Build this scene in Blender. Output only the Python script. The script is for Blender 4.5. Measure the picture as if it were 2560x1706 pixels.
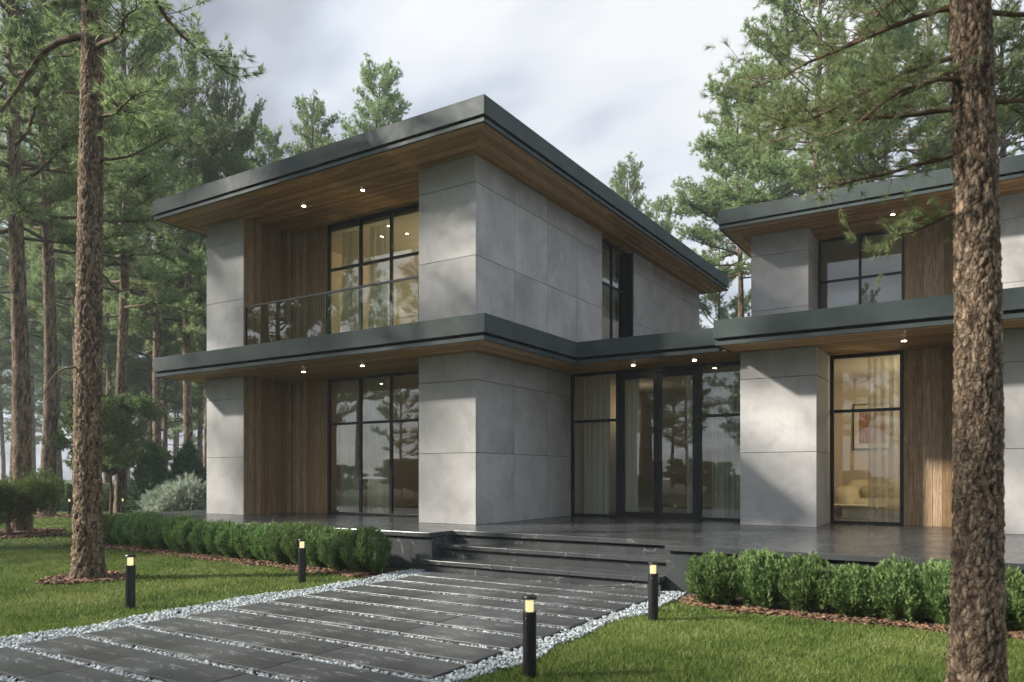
import bpy, math, random
import numpy as np
from mathutils import Vector, Matrix, noise as mnoise
R = math.radians
for o in list(bpy.data.objects): bpy.data.objects.remove(o)
S = bpy.context.scene
COL = S.collection

# ------------------------------------------------------------------ camera
TH = math.atan((2477.98 - 1280) / 1898.23)
cd = bpy.data.cameras.new('camera'); cam = bpy.data.objects.new('camera', cd); COL.objects.link(cam)
cam.location = (0, 0, 1.5); cam.rotation_euler = (R(90), 0, TH)
cd.sensor_width = 36; cd.lens = 26.694; cd.shift_y = 0.13057; cd.clip_start = .1; cd.clip_end = 2000
cd.dof.use_dof = True; cd.dof.focus_distance = 14.0; cd.dof.aperture_fstop = 2.0
S.camera = cam
FW = np.array([-math.sin(TH), math.cos(TH)]); RT = np.array([math.cos(TH), math.sin(TH)])
def at(px, dep):
    p = FW * dep + RT * (px - 1280) / 1898.23 * dep
    return float(p[0]), float(p[1])

# ------------------------------------------------------------------ sun and sky
SUN_D = Vector((1.21, 1.0, -.89)).normalized()
sl = bpy.data.lights.new('sun', 'SUN'); so = bpy.data.objects.new('sun', sl); COL.objects.link(so)
so.rotation_euler = SUN_D.to_track_quat('-Z', 'Y').to_euler()
sl.energy = 5.0; sl.angle = R(3.0); sl.color = (1.0, .93, .84)
W = bpy.data.worlds.new('World'); S.world = W; W.use_nodes = True
nt = W.node_tree; nt.nodes.clear()
def wn(t, **k):
    n = nt.nodes.new(t)
    for a, v in k.items(): setattr(n, a, v)
    return n
out = wn('ShaderNodeOutputWorld'); bg = wn('ShaderNodeBackground'); nt.links.new(bg.outputs[0], out.inputs[0])
sky = wn('ShaderNodeTexSky', sky_type='NISHITA'); sky.sun_disc = False
sky.sun_elevation = math.asin(-SUN_D.z); sky.sun_rotation = math.atan2(-SUN_D.x, -SUN_D.y)
tc = wn('ShaderNodeTexCoord'); sep = wn('ShaderNodeSeparateXYZ'); nt.links.new(tc.outputs['Generated'], sep.inputs[0])
def wm(op, a, b=None, c=None, clamp=False):
    n = wn('ShaderNodeMath', operation=op); n.use_clamp = clamp
    for i, v in enumerate((a, b, c)):
        if v is None: continue
        if isinstance(v, (int, float)): n.inputs[i].default_value = v
        else: nt.links.new(v, n.inputs[i])
    return n.outputs[0]
zz = wm('MAXIMUM', wm('ADD', sep.outputs[2], .22), .05)
cmb = wn('ShaderNodeCombineXYZ')
nt.links.new(wm('DIVIDE', sep.outputs[0], zz), cmb.inputs[0]); nt.links.new(wm('DIVIDE', sep.outputs[1], zz), cmb.inputs[1])
mp = wn('ShaderNodeMapping'); mp.inputs['Rotation'].default_value = (0, 0, R(35)); mp.inputs['Scale'].default_value = (1.0, 1.5, 1)
mp.inputs['Location'].default_value = (2.3, 1.1, 0)
nt.links.new(cmb.outputs[0], mp.inputs[0])
n1 = wn('ShaderNodeTexNoise'); n1.inputs['Scale'].default_value = 1.25; n1.inputs['Detail'].default_value = 5; n1.inputs['Roughness'].default_value = .42; n1.inputs['Distortion'].default_value = .25
nt.links.new(mp.outputs[0], n1.inputs['Vector'])
n2 = wn('ShaderNodeTexNoise'); n2.inputs['Scale'].default_value = 4.2; n2.inputs['Detail'].default_value = 4; n2.inputs['Roughness'].default_value = .45
nt.links.new(mp.outputs[0], n2.inputs['Vector'])
def wdot(v, power):
    d = wn('ShaderNodeVectorMath', operation='DOT_PRODUCT'); nt.links.new(tc.outputs['Generated'], d.inputs[0])
    d.inputs[1].default_value = Vector(v).normalized()
    return wm('POWER', wm('MAXIMUM', d.outputs['Value'], 0.0), power)
glow = wdot((-.30, .80, .46), 9.0); east_fill = wdot((1, .1, .55), 2.0)  # second term: brightening of the unseen eastern sky, added to fill the side wall
sun_fill = wdot(tuple(-SUN_D), 3.0)  # broad brightening of the unseen sky around the sun, added as facade fill
f = wm('ADD', wm('MULTIPLY', n1.outputs[0], .66), wm('MULTIPLY', n2.outputs[0], .30))
f = wm('SUBTRACT', wm('ADD', f, wm('MULTIPLY', glow, .27)), .105)
rp = wn('ShaderNodeValToRGB'); nt.links.new(f, rp.inputs[0])
e = rp.color_ramp.elements
e[0].position = .36; e[0].color = (.36, .38, .44, 1)
e[1].position = .66; e[1].color = (.97, .98, 1.0, 1)
q = e.new(.44); q.color = (.50, .52, .58, 1)
q = e.new(.50); q.color = (.62, .67, .77, 1)
q = e.new(.57); q.color = (.82, .86, .93, 1)
skm = wn('ShaderNodeMix', data_type='RGBA'); skm.inputs[0].default_value = .90
sks = wn('ShaderNodeVectorMath', operation='SCALE'); nt.links.new(sky.outputs[0], sks.inputs[0]); sks.inputs['Scale'].default_value = .10
nt.links.new(sks.outputs[0], skm.inputs[6]); nt.links.new(rp.outputs[0], skm.inputs[7])
nt.links.new(skm.outputs[2], bg.inputs[0]); nt.links.new(wm('ADD', wm('ADD', wm('MULTIPLY', sun_fill, 1.2), wm('MULTIPLY', east_fill, .75)), .60), bg.inputs[1])
S.view_settings.view_transform = 'Standard'; S.view_settings.look = 'None'; S.view_settings.gamma = 1; S.view_settings.use_curve_mapping = False
S.view_settings.exposure = 0.82
S.cycles.max_bounces = 8; S.cycles.diffuse_bounces = 4; S.cycles.glossy_bounces = 4; S.cycles.transmission_bounces = 6
S.cycles.transparent_max_bounces = 12; S.cycles.use_denoising = True; S.cycles.volume_bounces = 0
S.cycles.sample_clamp_indirect = 4; S.cycles.caustics_reflective = False; S.cycles.caustics_refractive = False
S.cycles.use_adaptive_sampling = True; S.cycles.adaptive_threshold = .02

# ------------------------------------------------------------------ material helpers
class M:
    def __init__(s, name, col=(.5, .5, .5), rough=.6, metal=0.0, spec=.5):
        s.m = bpy.data.materials.new(name); s.m.use_nodes = True; s.t = s.m.node_tree
        s.b = s.t.nodes['Principled BSDF']; s.out = s.t.nodes['Material Output']
        s.b.inputs['Base Color'].default_value = (*col, 1); s.b.inputs['Roughness'].default_value = rough
        s.b.inputs['Metallic'].default_value = metal; s.b.inputs['Specular IOR Level'].default_value = spec
    def n(s, t, ins=None, **k):
        n = s.t.nodes.new(t)
        for a, v in k.items(): setattr(n, a, v)
        for a, v in (ins or {}).items(): s.set(n, a, v)
        return n
    def set(s, n, a, v):
        if isinstance(v, bpy.types.NodeSocket): s.t.links.new(v, n.inputs[a])
        elif isinstance(v, (tuple, list)) and len(v) == 3 and n.inputs[a].type == 'RGBA': n.inputs[a].default_value = (*v, 1)
        else: n.inputs[a].default_value = v
    def math(s, op, a, b=0.0, clamp=False):
        n = s.n('ShaderNodeMath', {0: a, 1: b}, operation=op); n.use_clamp = clamp; return n.outputs[0]
    def coords(s, scale=(1, 1, 1), rot=(0, 0, 0), loc=(0, 0, 0), kind='Object'):
        t = s.n('ShaderNodeTexCoord'); m = s.n('ShaderNodeMapping', {'Vector': t.outputs[kind], 'Scale': scale, 'Rotation': rot, 'Location': loc}); return m.outputs[0]
    def noise(s, v, scale, detail=4, rough=.55, dist=0.0):
        return s.n('ShaderNodeTexNoise', {'Vector': v, 'Scale': scale, 'Detail': detail, 'Roughness': rough, 'Distortion': dist}).outputs[0]
    def ramp(s, f, stops):
        r = s.n('ShaderNodeValToRGB', {0: f}); e = r.color_ramp.elements
        while len(e) > 1: e.remove(e[-1])
        for i, (p, c) in enumerate(stops):
            q = e[0] if i == 0 else e.new(p); q.position = p
            q.color = (*c, 1) if isinstance(c, (tuple, list)) else (c, c, c, 1)
        return r.outputs[0]
    def mix(s, f, a, b, blend='MIX'):
        n = s.n('ShaderNodeMix', {0: f, 6: a, 7: b}, data_type='RGBA', blend_type=blend); return n.outputs[2]
    def rnd(s): return s.n('ShaderNodeNewGeometry').outputs['Random Per Island']
    def offset(s, v, amt=37.0):
        r = s.math('MULTIPLY', s.rnd(), amt); c = s.n('ShaderNodeCombineXYZ', {0: r, 1: r, 2: r}).outputs[0]
        return s.n('ShaderNodeVectorMath', {0: v, 1: c}, operation='ADD').outputs[0]
    def col(s, c): s.set(s.b, 'Base Color', c)
    def bump(s, h, strength=.3, dist=.02):
        s.set(s.b, 'Normal', s.n('ShaderNodeBump', {'Height': h, 'Strength': strength, 'Distance': dist}).outputs[0])

MT = {}
m = M('concrete', rough=.72, spec=.35); v = m.offset(m.coords(), 11.0)
a = m.noise(v, .9, 7, .6, .6); st = m.noise(m.coords((14, 14, 2.2)), 1.0, 5, .65)
c = m.ramp(a, [(.30, (.32, .312, .298)), (.48, (.455, .446, .43)), (.68, (.56, .55, .532))])
c = m.mix(m.math('MULTIPLY', st, .30), c, (.26, .26, .252))
bl_ = m.ramp(m.noise(v, 2.1, 6, .62, 1.2), [(.48, 0.0), (.66, .30), (.8, .5)]); c = m.mix(bl_, c, (.27, .275, .27))
lt = m.ramp(m.noise(v, 1.3, 5, .6, .8), [(.5, 0.0), (.8, .4)]); c = m.mix(lt, c, (.58, .575, .565))
sp = m.ramp(m.noise(v, 26, 3, .6), [(.66, 0.0), (.76, 1.0)]); c = m.mix(m.math('MULTIPLY', sp, .35), c, (.2, .2, .2))
c = m.mix(.5, c, m.n('ShaderNodeHueSaturation', {'Color': c, 'Value': m.math('ADD', m.math('MULTIPLY', m.rnd(), .3), .85)}).outputs[0])
m.col(c); m.bump(m.noise(m.coords(), 40, 5, .6), .12, .01); m.set(m.b, 'Roughness', m.ramp(a, [(.3, .55), (.7, .8)])); MT['concrete'] = m.m

def wood(name, axis, tones, rough=.55):
    m = M(name, rough=rough, spec=.3)
    sc = [9, 9, 9]; sc[axis] = .8; v = m.offset(m.coords(tuple(sc)), 53.0)
    g = m.noise(v, 3.2, 7, .62, 1.6); fi = [70, 70, 70]; fi[axis] = 2.0
    g2 = m.noise(m.offset(m.coords(tuple(fi)), 31.0), 1.0, 3, .6)
    c = m.ramp(g, [(.25, tones[0]), (.5, tones[1]), (.75, tones[2])])
    r = m.rnd(); c = m.n('ShaderNodeHueSaturation', {'Color': c, 'Value': m.math('ADD', m.math('MULTIPLY', r, .6), .68), 'Saturation': m.math('ADD', m.math('MULTIPLY', r, -.25), 1.1)}).outputs[0]
    c = m.mix(m.ramp(g2, [(.35, .55), (.6, 0.0)]), c, tuple(x * .35 for x in tones[0]))
    m.col(c); m.bump(g2, .25, .005); return m.m
TW = [(.23, .145, .07), (.44, .29, .155), (.62, .44, .26)]
TS = [(.30, .155, .040), (.58, .325, .10), (.80, .50, .19)]
MT['clad'] = wood('wood_cladding', 2, TW); MT['soffit_x'] = wood('soffit_wood_long', 0, TS, .42); MT['soffit_y'] = wood('soffit_wood_deep', 1, TS, .42)

m = M('dark_metal_fascia', (.05, .062, .06), .55, .0, .16); a = m.noise(m.coords(), 2.2, 5, .6, .4)
m.col(m.ramp(a, [(.3, (.052, .067, .064)), (.7, (.075, .092, .088))])); m.set(m.b, 'Roughness', m.ramp(m.noise(m.coords(), 5, 4), [(.3, .48), (.7, .62)])); m.bump(m.noise(m.coords(), 6, 3), .05, .01); MT['fascia'] = m.m
m = M('black_frame', (.022, .024, .025), .38, .4); MT['frame'] = m.m
m = M('gap_black', (.012, .012, .012), .8); MT['gap'] = m.m
m = M('roof_membrane', (.12, .12, .12), .85); m.col(m.ramp(m.noise(m.coords(), 6), [(.3, (.09, .09, .09)), (.7, (.14, .14, .135))])); MT['membrane'] = m.m

def stone(name, base, rough, dens=.62):
    m = M(name, rough=rough, spec=.5); v0 = m.coords(); v = m.offset(v0, 23.0)
    big = m.noise(v, 1.1, 4, .55, .5)
    c = m.ramp(big, [(.3, tuple(x * .8 for x in base)), (.7, tuple(x * 1.45 for x in base))])
    v1 = m.offset(m.coords((1.1, 4.5, 4.5), (0, 0, R(28))), 23.0)
    vein = m.ramp(m.noise(v1, 1.5, 5, .66, .9), [(dens, 0.0), (dens + .05, 1.0)])
    mask = m.ramp(m.noise(v, 1.3, 2), [(.44, 0.0), (.58, 1.0)])
    fl = m.ramp(m.noise(v, 38, 4, .7), [(.5, .1), (.62, 1.0)])
    f = m.math('MULTIPLY', m.math('MULTIPLY', vein, mask), fl)
    thin = m.n('ShaderNodeTexVoronoi', {'Vector': m.offset(m.n('ShaderNodeVectorMath', {0: m.coords((.9, 2.1, 1.4), (0, 0, R(35))), 1: m.n('ShaderNodeVectorMath', {0: m.n('ShaderNodeTexNoise', {'Vector': v, 'Scale': 3.0}).outputs[1], 'Scale': .35}, operation='SCALE').outputs[0]}, operation='ADD').outputs[0], 23.0), 'Scale': 1.1}, feature='DISTANCE_TO_EDGE').outputs[0]
    tv = m.math('MULTIPLY', m.ramp(thin, [(0.0, 1.0), (.012, 0.0)]), m.ramp(m.noise(v, 2.3, 3), [(.5, 0.0), (.66, .55)]))
    f = m.math('MAXIMUM', f, tv)
    m.col(m.mix(m.math('MULTIPLY', f, .85), c, (.50, .52, .52)))
    m.set(m.b, 'Roughness', m.ramp(m.noise(v, 4, 4, .6), [(.3, rough * .75), (.7, rough * 1.35)])); return m.m
MT['stone'] = stone('dark_marble', (.046, .050, .050), .22, .585); MT['paver'] = stone('slate_paving', (.062, .066, .065), .32, .56)

def simple_noise(name, c1, c2, scale, rough=.8, bump=.4, dist=.01, rnd=.4, spec=.3):
    m = M(name, rough=rough, spec=spec); a = m.noise(m.coords(), scale, 5, .6)
    c = m.ramp(a, [(.3, c1), (.7, c2)])
    if rnd: c = m.n('ShaderNodeHueSaturation', {'Color': c, 'Value': m.math('ADD', m.math('MULTIPLY', m.rnd(), rnd * 2), 1 - rnd)}).outputs[0]
    m.col(c)
    if bump: m.bump(a, bump, dist)
    return m.m
MT['pebble'] = simple_noise('pale_pebbles', (.25, .285, .295), (.46, .50, .505), 18, .6, .15, .005, .35)
MT['bed'] = simple_noise('gravel_bed', (.06, .065, .065), (.13, .14, .14), 60, .9, .5, .01, 0)
MT['mulch'] = simple_noise('bark_mulch', (.09, .05, .03), (.25, .155, .095), 25, .85, .3, .005, .5)
MT['mulchbed'] = simple_noise('mulch_bed', (.03, .018, .012), (.07, .04, .025), 30, .95, .5, .01, 0)
MT['rubble'] = simple_noise('rubble_stone', (.20, .20, .195), (.36, .36, .35), 3, .85, .4, .02, .25)

m = M('ground', rough=.95, spec=.1); v = m.coords(); c = m.ramp(m.noise(v, .35, 6), [(.35, (.035, .06, .02)), (.55, (.06, .09, .03)), (.75, (.08, .10, .045))])
c = m.mix(m.math('MULTIPLY', m.noise(v, 9, 5, .7), .5), c, (.03, .035, .014)); m.col(c); m.bump(m.noise(v, 25, 5, .7), .8, .04); MT['ground'] = m.m
m = M('forest_floor', rough=.95, spec=.1); v = m.coords(); m.col(m.ramp(m.noise(v, .8, 7, .65), [(.35, (.03, .045, .02)), (.55, (.06, .07, .035)), (.75, (.10, .08, .05))])); m.bump(m.noise(v, 8, 5, .7), .8, .06); MT['floor'] = m.m

def leafy(name, stops, trans=.3, rough=.6, spec=.25, obj_scale=.5):
    m = M(name, rough=rough, spec=spec)
    r = m.rnd(); oi = m.n('ShaderNodeObjectInfo').outputs['Random']
    f = m.math('ADD', m.math('MULTIPLY', r, .55), m.math('MULTIPLY', m.noise(m.coords(), obj_scale, 3), .45))
    c = m.ramp(f, stops)
    c = m.n('ShaderNodeHueSaturation', {'Color': c, 'Hue': m.math('ADD', m.math('MULTIPLY', oi, .025), .4875), 'Value': m.math('ADD', m.math('MULTIPLY', oi, .38), .80)}).outputs[0]
    m.col(c)
    tr = m.n('ShaderNodeBsdfTranslucent', {'Color': c}); mx = m.n('ShaderNodeMixShader', {0: trans, 1: m.b.outputs[0], 2: tr.outputs[0]})
    m.t.links.new(mx.outputs[0], m.out.inputs[0]); return m.m
MT['needle'] = leafy('pine_needles', [(.15, (.075, .13, .045)), (.42, (.215, .30, .115)), (.68, (.40, .48, .23)), (.90, (.58, .64, .38))], .45)
MT['thuja'] = leafy('thuja_sprays', [(.15, (.045, .10, .028)), (.5, (.145, .24, .075)), (.85, (.34, .45, .18))], .25, obj_scale=3)
MT['broad'] = leafy('small_leaves', [(.15, (.06, .11, .03)), (.5, (.16, .24, .075)), (.85, (.34, .42, .17))], .35, obj_scale=1.5)
MT['mugo'] = leafy('mugo_needles', [(.15, (.05, .09, .02)), (.5, (.13, .19, .05)), (.85, (.26, .33, .10))], .3, obj_scale=1.5)
MT['pale'] = leafy('silvery_sprays', [(.15, (.24, .31, .22)), (.5, (.44, .52, .40)), (.85, (.66, .72, .60))], .3, obj_scale=2)
MT['darkcon'] = leafy('dark_conifer', [(.15, (.04, .08, .04)), (.5, (.09, .15, .08)), (.85, (.17, .24, .13))], .25, obj_scale=2)
m = M('grass_blades', rough=.6, spec=.25); tcv = m.coords()
patch = m.math('ADD', m.math('MULTIPLY', m.noise(tcv, .9, 4, .6), .6), m.math('ADD', m.math('MULTIPLY', m.noise(tcv, 5, 3, .6), .25), m.math('MULTIPLY', m.rnd(), .28)))
c = m.ramp(patch, [(.38, (.055, .095, .022)), (.50, (.12, .185, .035)), (.64, (.225, .285, .07)), (.80, (.36, .37, .16))]); m.col(c)
tr = m.n('ShaderNodeBsdfTranslucent', {'Color': c}); mx = m.n('ShaderNodeMixShader', {0: .35, 1: m.b.outputs[0], 2: tr.outputs[0]}); m.t.links.new(mx.outputs[0], m.out.inputs[0]); MT['grass'] = m.m

m = M('pine_bark', rough=.9, spec=.15); v = m.coords((1, 1, .55)); at_ = m.n('ShaderNodeAttribute', attribute_name='plate').outputs['Fac']
nz = m.noise(v, 22, 6, .7); c = m.ramp(nz, [(.3, (.12, .082, .056)), (.5, (.28, .205, .14)), (.72, (.47, .37, .262))])
wv = m.n('ShaderNodeVectorMath', {0: m.coords((1, 1, .36)), 1: m.n('ShaderNodeVectorMath', {0: m.n('ShaderNodeTexNoise', {'Vector': m.coords(), 'Scale': 12.0, 'Detail': 4}).outputs[1], 'Scale': .06}, operation='SCALE').outputs[0]}, operation='ADD').outputs[0]
vc = m.n('ShaderNodeTexVoronoi', {'Vector': wv, 'Scale': 34.0}); ve = m.n('ShaderNodeTexVoronoi', {'Vector': wv, 'Scale': 34.0}, feature='DISTANCE_TO_EDGE').outputs[0]
c = m.n('ShaderNodeHueSaturation', {'Color': c, 'Value': m.math('ADD', m.math('MULTIPLY', m.n('ShaderNodeSeparateColor', {0: vc.outputs['Color']}).outputs[0], .45), .78)}).outputs[0]
c = m.mix(m.ramp(ve, [(.0, .45), (.08, 0.0)]), c, (.05, .032, .024))
c = m.mix(m.ramp(at_, [(.0, .95), (.6, 0.0)]), c, (.028, .018, .013)); nz = m.math('ADD', nz, m.math('MULTIPLY', m.ramp(ve, [(.0, 0.0), (.15, 1.0)]), .8))
c = m.mix(m.ramp(m.noise(m.coords(), 2.2, 3), [(.55, 0.0), (.7, .4)]), c, (.16, .15, .10)); m.col(c); m.bump(nz, .9, .02); MT['bark'] = m.m
m = M('branch_bark', rough=.85, spec=.2); c = m.ramp(m.noise(m.coords(), 14, 4), [(.3, (.075, .05, .036)), (.7, (.19, .13, .09))]); m.col(c); MT['branch'] = m.m

def emis(name, col, s):
    m = bpy.data.materials.new(name); m.use_nodes = True; t = m.node_tree; t.nodes.clear(); o = t.nodes.new('ShaderNodeOutputMaterial'); e = t.nodes.new('ShaderNodeEmission')
    e.inputs[0].default_value = (*col, 1); e.inputs[1].default_value = s; t.links.new(e.outputs[0], o.inputs[0]); return m
MT['lamp'] = emis('downlight_glow', (1, .86, .66), 40); MT['bolglow'] = emis('bollard_glow', (1, .76, .40), .95)
MT['inlamp'] = emis('indoor_glow', (1, .85, .6), 12)
def glass(name, tint, base, k):
    m = bpy.data.materials.new(name); m.use_nodes = True; t = m.node_tree; t.nodes.clear(); o = t.nodes.new('ShaderNodeOutputMaterial')
    tr = t.nodes.new('ShaderNodeBsdfTransparent'); tr.inputs[0].default_value = (*tint, 1); g = t.nodes.new('ShaderNodeBsdfGlossy'); g.inputs['Roughness'].default_value = 0.0; g.inputs[0].default_value = (.96, 1, .98, 1)
    lw = t.nodes.new('ShaderNodeFresnel'); lw.inputs[0].default_value = 1.5
    a = t.nodes.new('ShaderNodeMath'); a.operation = 'MULTIPLY_ADD'; t.links.new(lw.outputs[0], a.inputs[0]); a.inputs[1].default_value = k; a.inputs[2].default_value = base; a.use_clamp = True
    ge = t.nodes.new('ShaderNodeNewGeometry'); fr_ = t.nodes.new('ShaderNodeMath'); fr_.operation = 'SUBTRACT'; fr_.inputs[0].default_value = 1; t.links.new(ge.outputs['Backfacing'], fr_.inputs[1]); fm = t.nodes.new('ShaderNodeMath'); fm.operation = 'MULTIPLY'; t.links.new(a.outputs[0], fm.inputs[0]); t.links.new(fr_.outputs[0], fm.inputs[1])
    mx = t.nodes.new('ShaderNodeMixShader'); t.links.new(fm.outputs[0], mx.inputs[0]); t.links.new(tr.outputs[0], mx.inputs[1]); t.links.new(g.outputs[0], mx.inputs[2]); t.links.new(mx.outputs[0], o.inputs[0]); return m
MT['glass'] = glass('window_glass', (.86, .89, .87), .06, 1.8); MT['railglass'] = glass('rail_glass', (.86, .90, .88), .04, 1.3)
MT['bolglass'] = glass('bollard_glass', (.9, .93, .9), .04, 1.0)
m = M('curtain', (.88, .85, .76), .9, spec=.1); tr = m.n('ShaderNodeBsdfTranslucent', {'Color': (.62, .60, .52, 1)}); tp = m.n('ShaderNodeBsdfTransparent')
mx = m.n('ShaderNodeMixShader', {0: .4, 1: m.b.outputs[0], 2: tr.outputs[0]}); mx2 = m.n('ShaderNodeMixShader', {0: .03, 1: mx.outputs[0], 2: tp.outputs[0]}); m.t.links.new(mx2.outputs[0], m.out.inputs[0]); MT['curtain'] = m.m
m = M('sheer_curtain', (.6, .58, .5), .9, spec=.1); tr = m.n('ShaderNodeBsdfTranslucent', {'Color': (.62, .60, .52, 1)}); tp = m.n('ShaderNodeBsdfTransparent')
mx = m.n('ShaderNodeMixShader', {0: .4, 1: m.b.outputs[0], 2: tr.outputs[0]}); mx2 = m.n('ShaderNodeMixShader', {0: .45, 1: mx.outputs[0], 2: tp.outputs[0]}); m.t.links.new(mx2.outputs[0], m.out.inputs[0]); MT['sheer'] = m.m
MT['plaster'] = simple_noise('warm_plaster', (.60, .50, .38), (.66, .56, .43), 3, .9, .03, .002, 0)
MT['ceil'] = simple_noise('ceiling_paint', (.64, .60, .50), (.68, .64, .54), 3, .9, .0, .002, 0)
MT['floorwood'] = simple_noise('indoor_floor', (.16, .12, .09), (.22, .17, .12), 5, .5, .0, .002, 0)
MT['sofa'] = simple_noise('sofa_boucle', (.50, .43, .29), (.60, .52, .37), 60, .95, .5, .006, 0)
MT['mat'] = M('picture_mount', (.72, .66, .52), .8).m
m = M('picture_print', rough=.7); g = m.noise(m.coords((9, 1, 3), (0, R(25), 0)), 3, 5, .6, 2.0); m.col(m.ramp(g, [(.35, (.22, .06, .025)), (.55, (.38, .15, .06)), (.72, (.75, .55, .35))])); MT['print'] = m.m
MT['black'] = M('black_enamel', (.018, .018, .02), .32, .2).m

# ------------------------------------------------------------------ mesh helpers
def mesh_np(name, verts, faces, mats, smooth=False, attr=None):
    """verts (N,3) array, faces (K,n) array of equal-size polygons"""
    me = bpy.data.meshes.new(name); verts = np.asarray(verts, np.float32); faces = np.asarray(faces, np.int32); k, n = faces.shape
    me.vertices.add(len(verts)); me.vertices.foreach_set('co', verts.ravel())
    me.loops.add(k * n); me.loops.foreach_set('vertex_index', faces.ravel())
    me.polygons.add(k); me.polygons.foreach_set('loop_start', np.arange(0, k * n, n, dtype=np.int32))
    if smooth: me.polygons.foreach_set('use_smooth', np.ones(k, bool))
    for mt in (mats if isinstance(mats, (list, tuple)) else [mats]): me.materials.append(mt)
    if attr is not None:
        a = me.attributes.new('plate', 'FLOAT', 'POINT'); a.data.foreach_set('value', np.asarray(attr, np.float32))
    me.update(calc_edges=True); me.validate(); return me
class MB:
    def __init__(s): s.v = []; s.f = []
    def add(s, vs, fs):
        o = len(s.v); s.v += [tuple(map(float, p)) for p in vs]; s.f += [tuple(i + o for i in q) for q in fs]
    def box(s, x0, x1, y0, y1, z0, z1):
        x0, x1 = min(x0, x1), max(x0, x1); y0, y1 = min(y0, y1), max(y0, y1); z0, z1 = min(z0, z1), max(z0, z1)
        s.add([(x0, y0, z0), (x1, y0, z0), (x1, y1, z0), (x0, y1, z0), (x0, y0, z1), (x1, y0, z1), (x1, y1, z1), (x0, y1, z1)],
              [(0, 3, 2, 1), (4, 5, 6, 7), (0, 1, 5, 4), (1, 2, 6, 5), (2, 3, 7, 6), (3, 0, 4, 7)])
    def prism(s, pts, z0, z1):
        n = len(pts); s.add([(x, y, z0) for x, y in pts] + [(x, y, z1) for x, y in pts],
            [tuple(range(n))[::-1], tuple(range(n, 2 * n))] + [(i, (i + 1) % n, n + (i + 1) % n, n + i) for i in range(n)])
    def cyl(s, x, y, z0, z1, r, n=24, r2=None):
        r2 = r if r2 is None else r2
        c = [(math.cos(2 * math.pi * i / n), math.sin(2 * math.pi * i / n)) for i in range(n)]
        s.add([(x + r * a, y + r * b, z0) for a, b in c] + [(x + r2 * a, y + r2 * b, z1) for a, b in c],
              [tuple(range(n))[::-1], tuple(range(n, 2 * n))] + [(i, (i + 1) % n, n + (i + 1) % n, n + i) for i in range(n)])
    def grid(s, P):
        h, w = len(P), len(P[0]); s.add([p for r in P for p in r], [(j * w + i, j * w + i + 1, (j + 1) * w + i + 1, (j + 1) * w + i) for j in range(h - 1) for i in range(w - 1)])
    def build(s, name, mat, parent=None, bevel=0, smooth=False):
        me = bpy.data.meshes.new(name); me.from_pydata(s.v, [], s.f); me.materials.append(mat); me.update()
        if smooth: me.polygons.foreach_set('use_smooth', np.ones(len(me.polygons), bool))
        return link(name, me, parent, bevel)
def wloc(p):
    v = Vector((0, 0, 0))
    while p: v = v + p.location; p = p.parent
    return v
def link(name, me, parent=None, bevel=0):
    o = bpy.data.objects.new(name, me); COL.objects.link(o)
    if parent:
        o.parent = parent
        if parent.get('_world') and parent.type == 'EMPTY': o.matrix_parent_inverse = Matrix.Translation(-parent.location)
        if parent.get('_world'): o['_world'] = 1
    if bevel:
        b = o.modifiers.new('bevel', 'BEVEL'); b.width = bevel; b.segments = 2; b.limit_method = 'ANGLE'
    return o
def tag(o, label=None, cat=None, group=None, kind=None):
    if label: o['label'] = label
    if cat: o['category'] = cat
    if group: o['group'] = group
    if kind: o['kind'] = kind
    return o
def empty(name, loc, label, cat, group=None, world=False):
    o = bpy.data.objects.new(name, None); COL.objects.link(o); o.location = loc; o.empty_display_size = .2
    if world: o['_world'] = 1
    return tag(o, label, cat, group)
def copy_tree(o, parent=None):
    c = o.copy(); COL.objects.link(c)
    if parent: c.parent = parent
    for ch in list(o.children): copy_tree(ch, c)
    return c

# ------------------------------------------------------------------ ground sheets
def sheet(name, pts, z, mat, kind='structure'):
    me = bpy.data.meshes.new(name); me.from_pydata([(x, y, z) for x, y in pts], [], [tuple(range(len(pts)))]); me.materials.append(mat); me.update()
    o = link(name, me); o['kind'] = kind; return o
sheet('ground', [(-240, -190), (190, -190), (190, 240), (-240, 240)], -.03, MT['floor'])
sheet('lawn', [(-40, -8), (8, -8), (8, 10.2), (-16.5, 10.2), (-16.5, 26), (-29, 26), (-36, 16)], -.012, MT['ground'])
sheet('gravel_bed', [(-7.62, -3), (-3.18, -3), (-3.18, 9.3), (-7.62, 9.3)], -.006, MT['bed'])

rng = np.random.default_rng(5); random.seed(5)
# wandering edge of the pebble border
def edgeL(y): return -7.60 + .07 * math.sin(y * 1.9) + .04 * math.sin(y * 4.7 + 1)
def edgeR(y): return -3.19 + .05 * math.sin(y * 2.3 + 2) + .03 * math.sin(y * 5.1)
def mulL(x): return 8.2 + (x + 8.1) * (-.0747)
def mulR(x): return 8.30 - .02 * x + (max(0, -2.6 - x)) * .5

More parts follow.
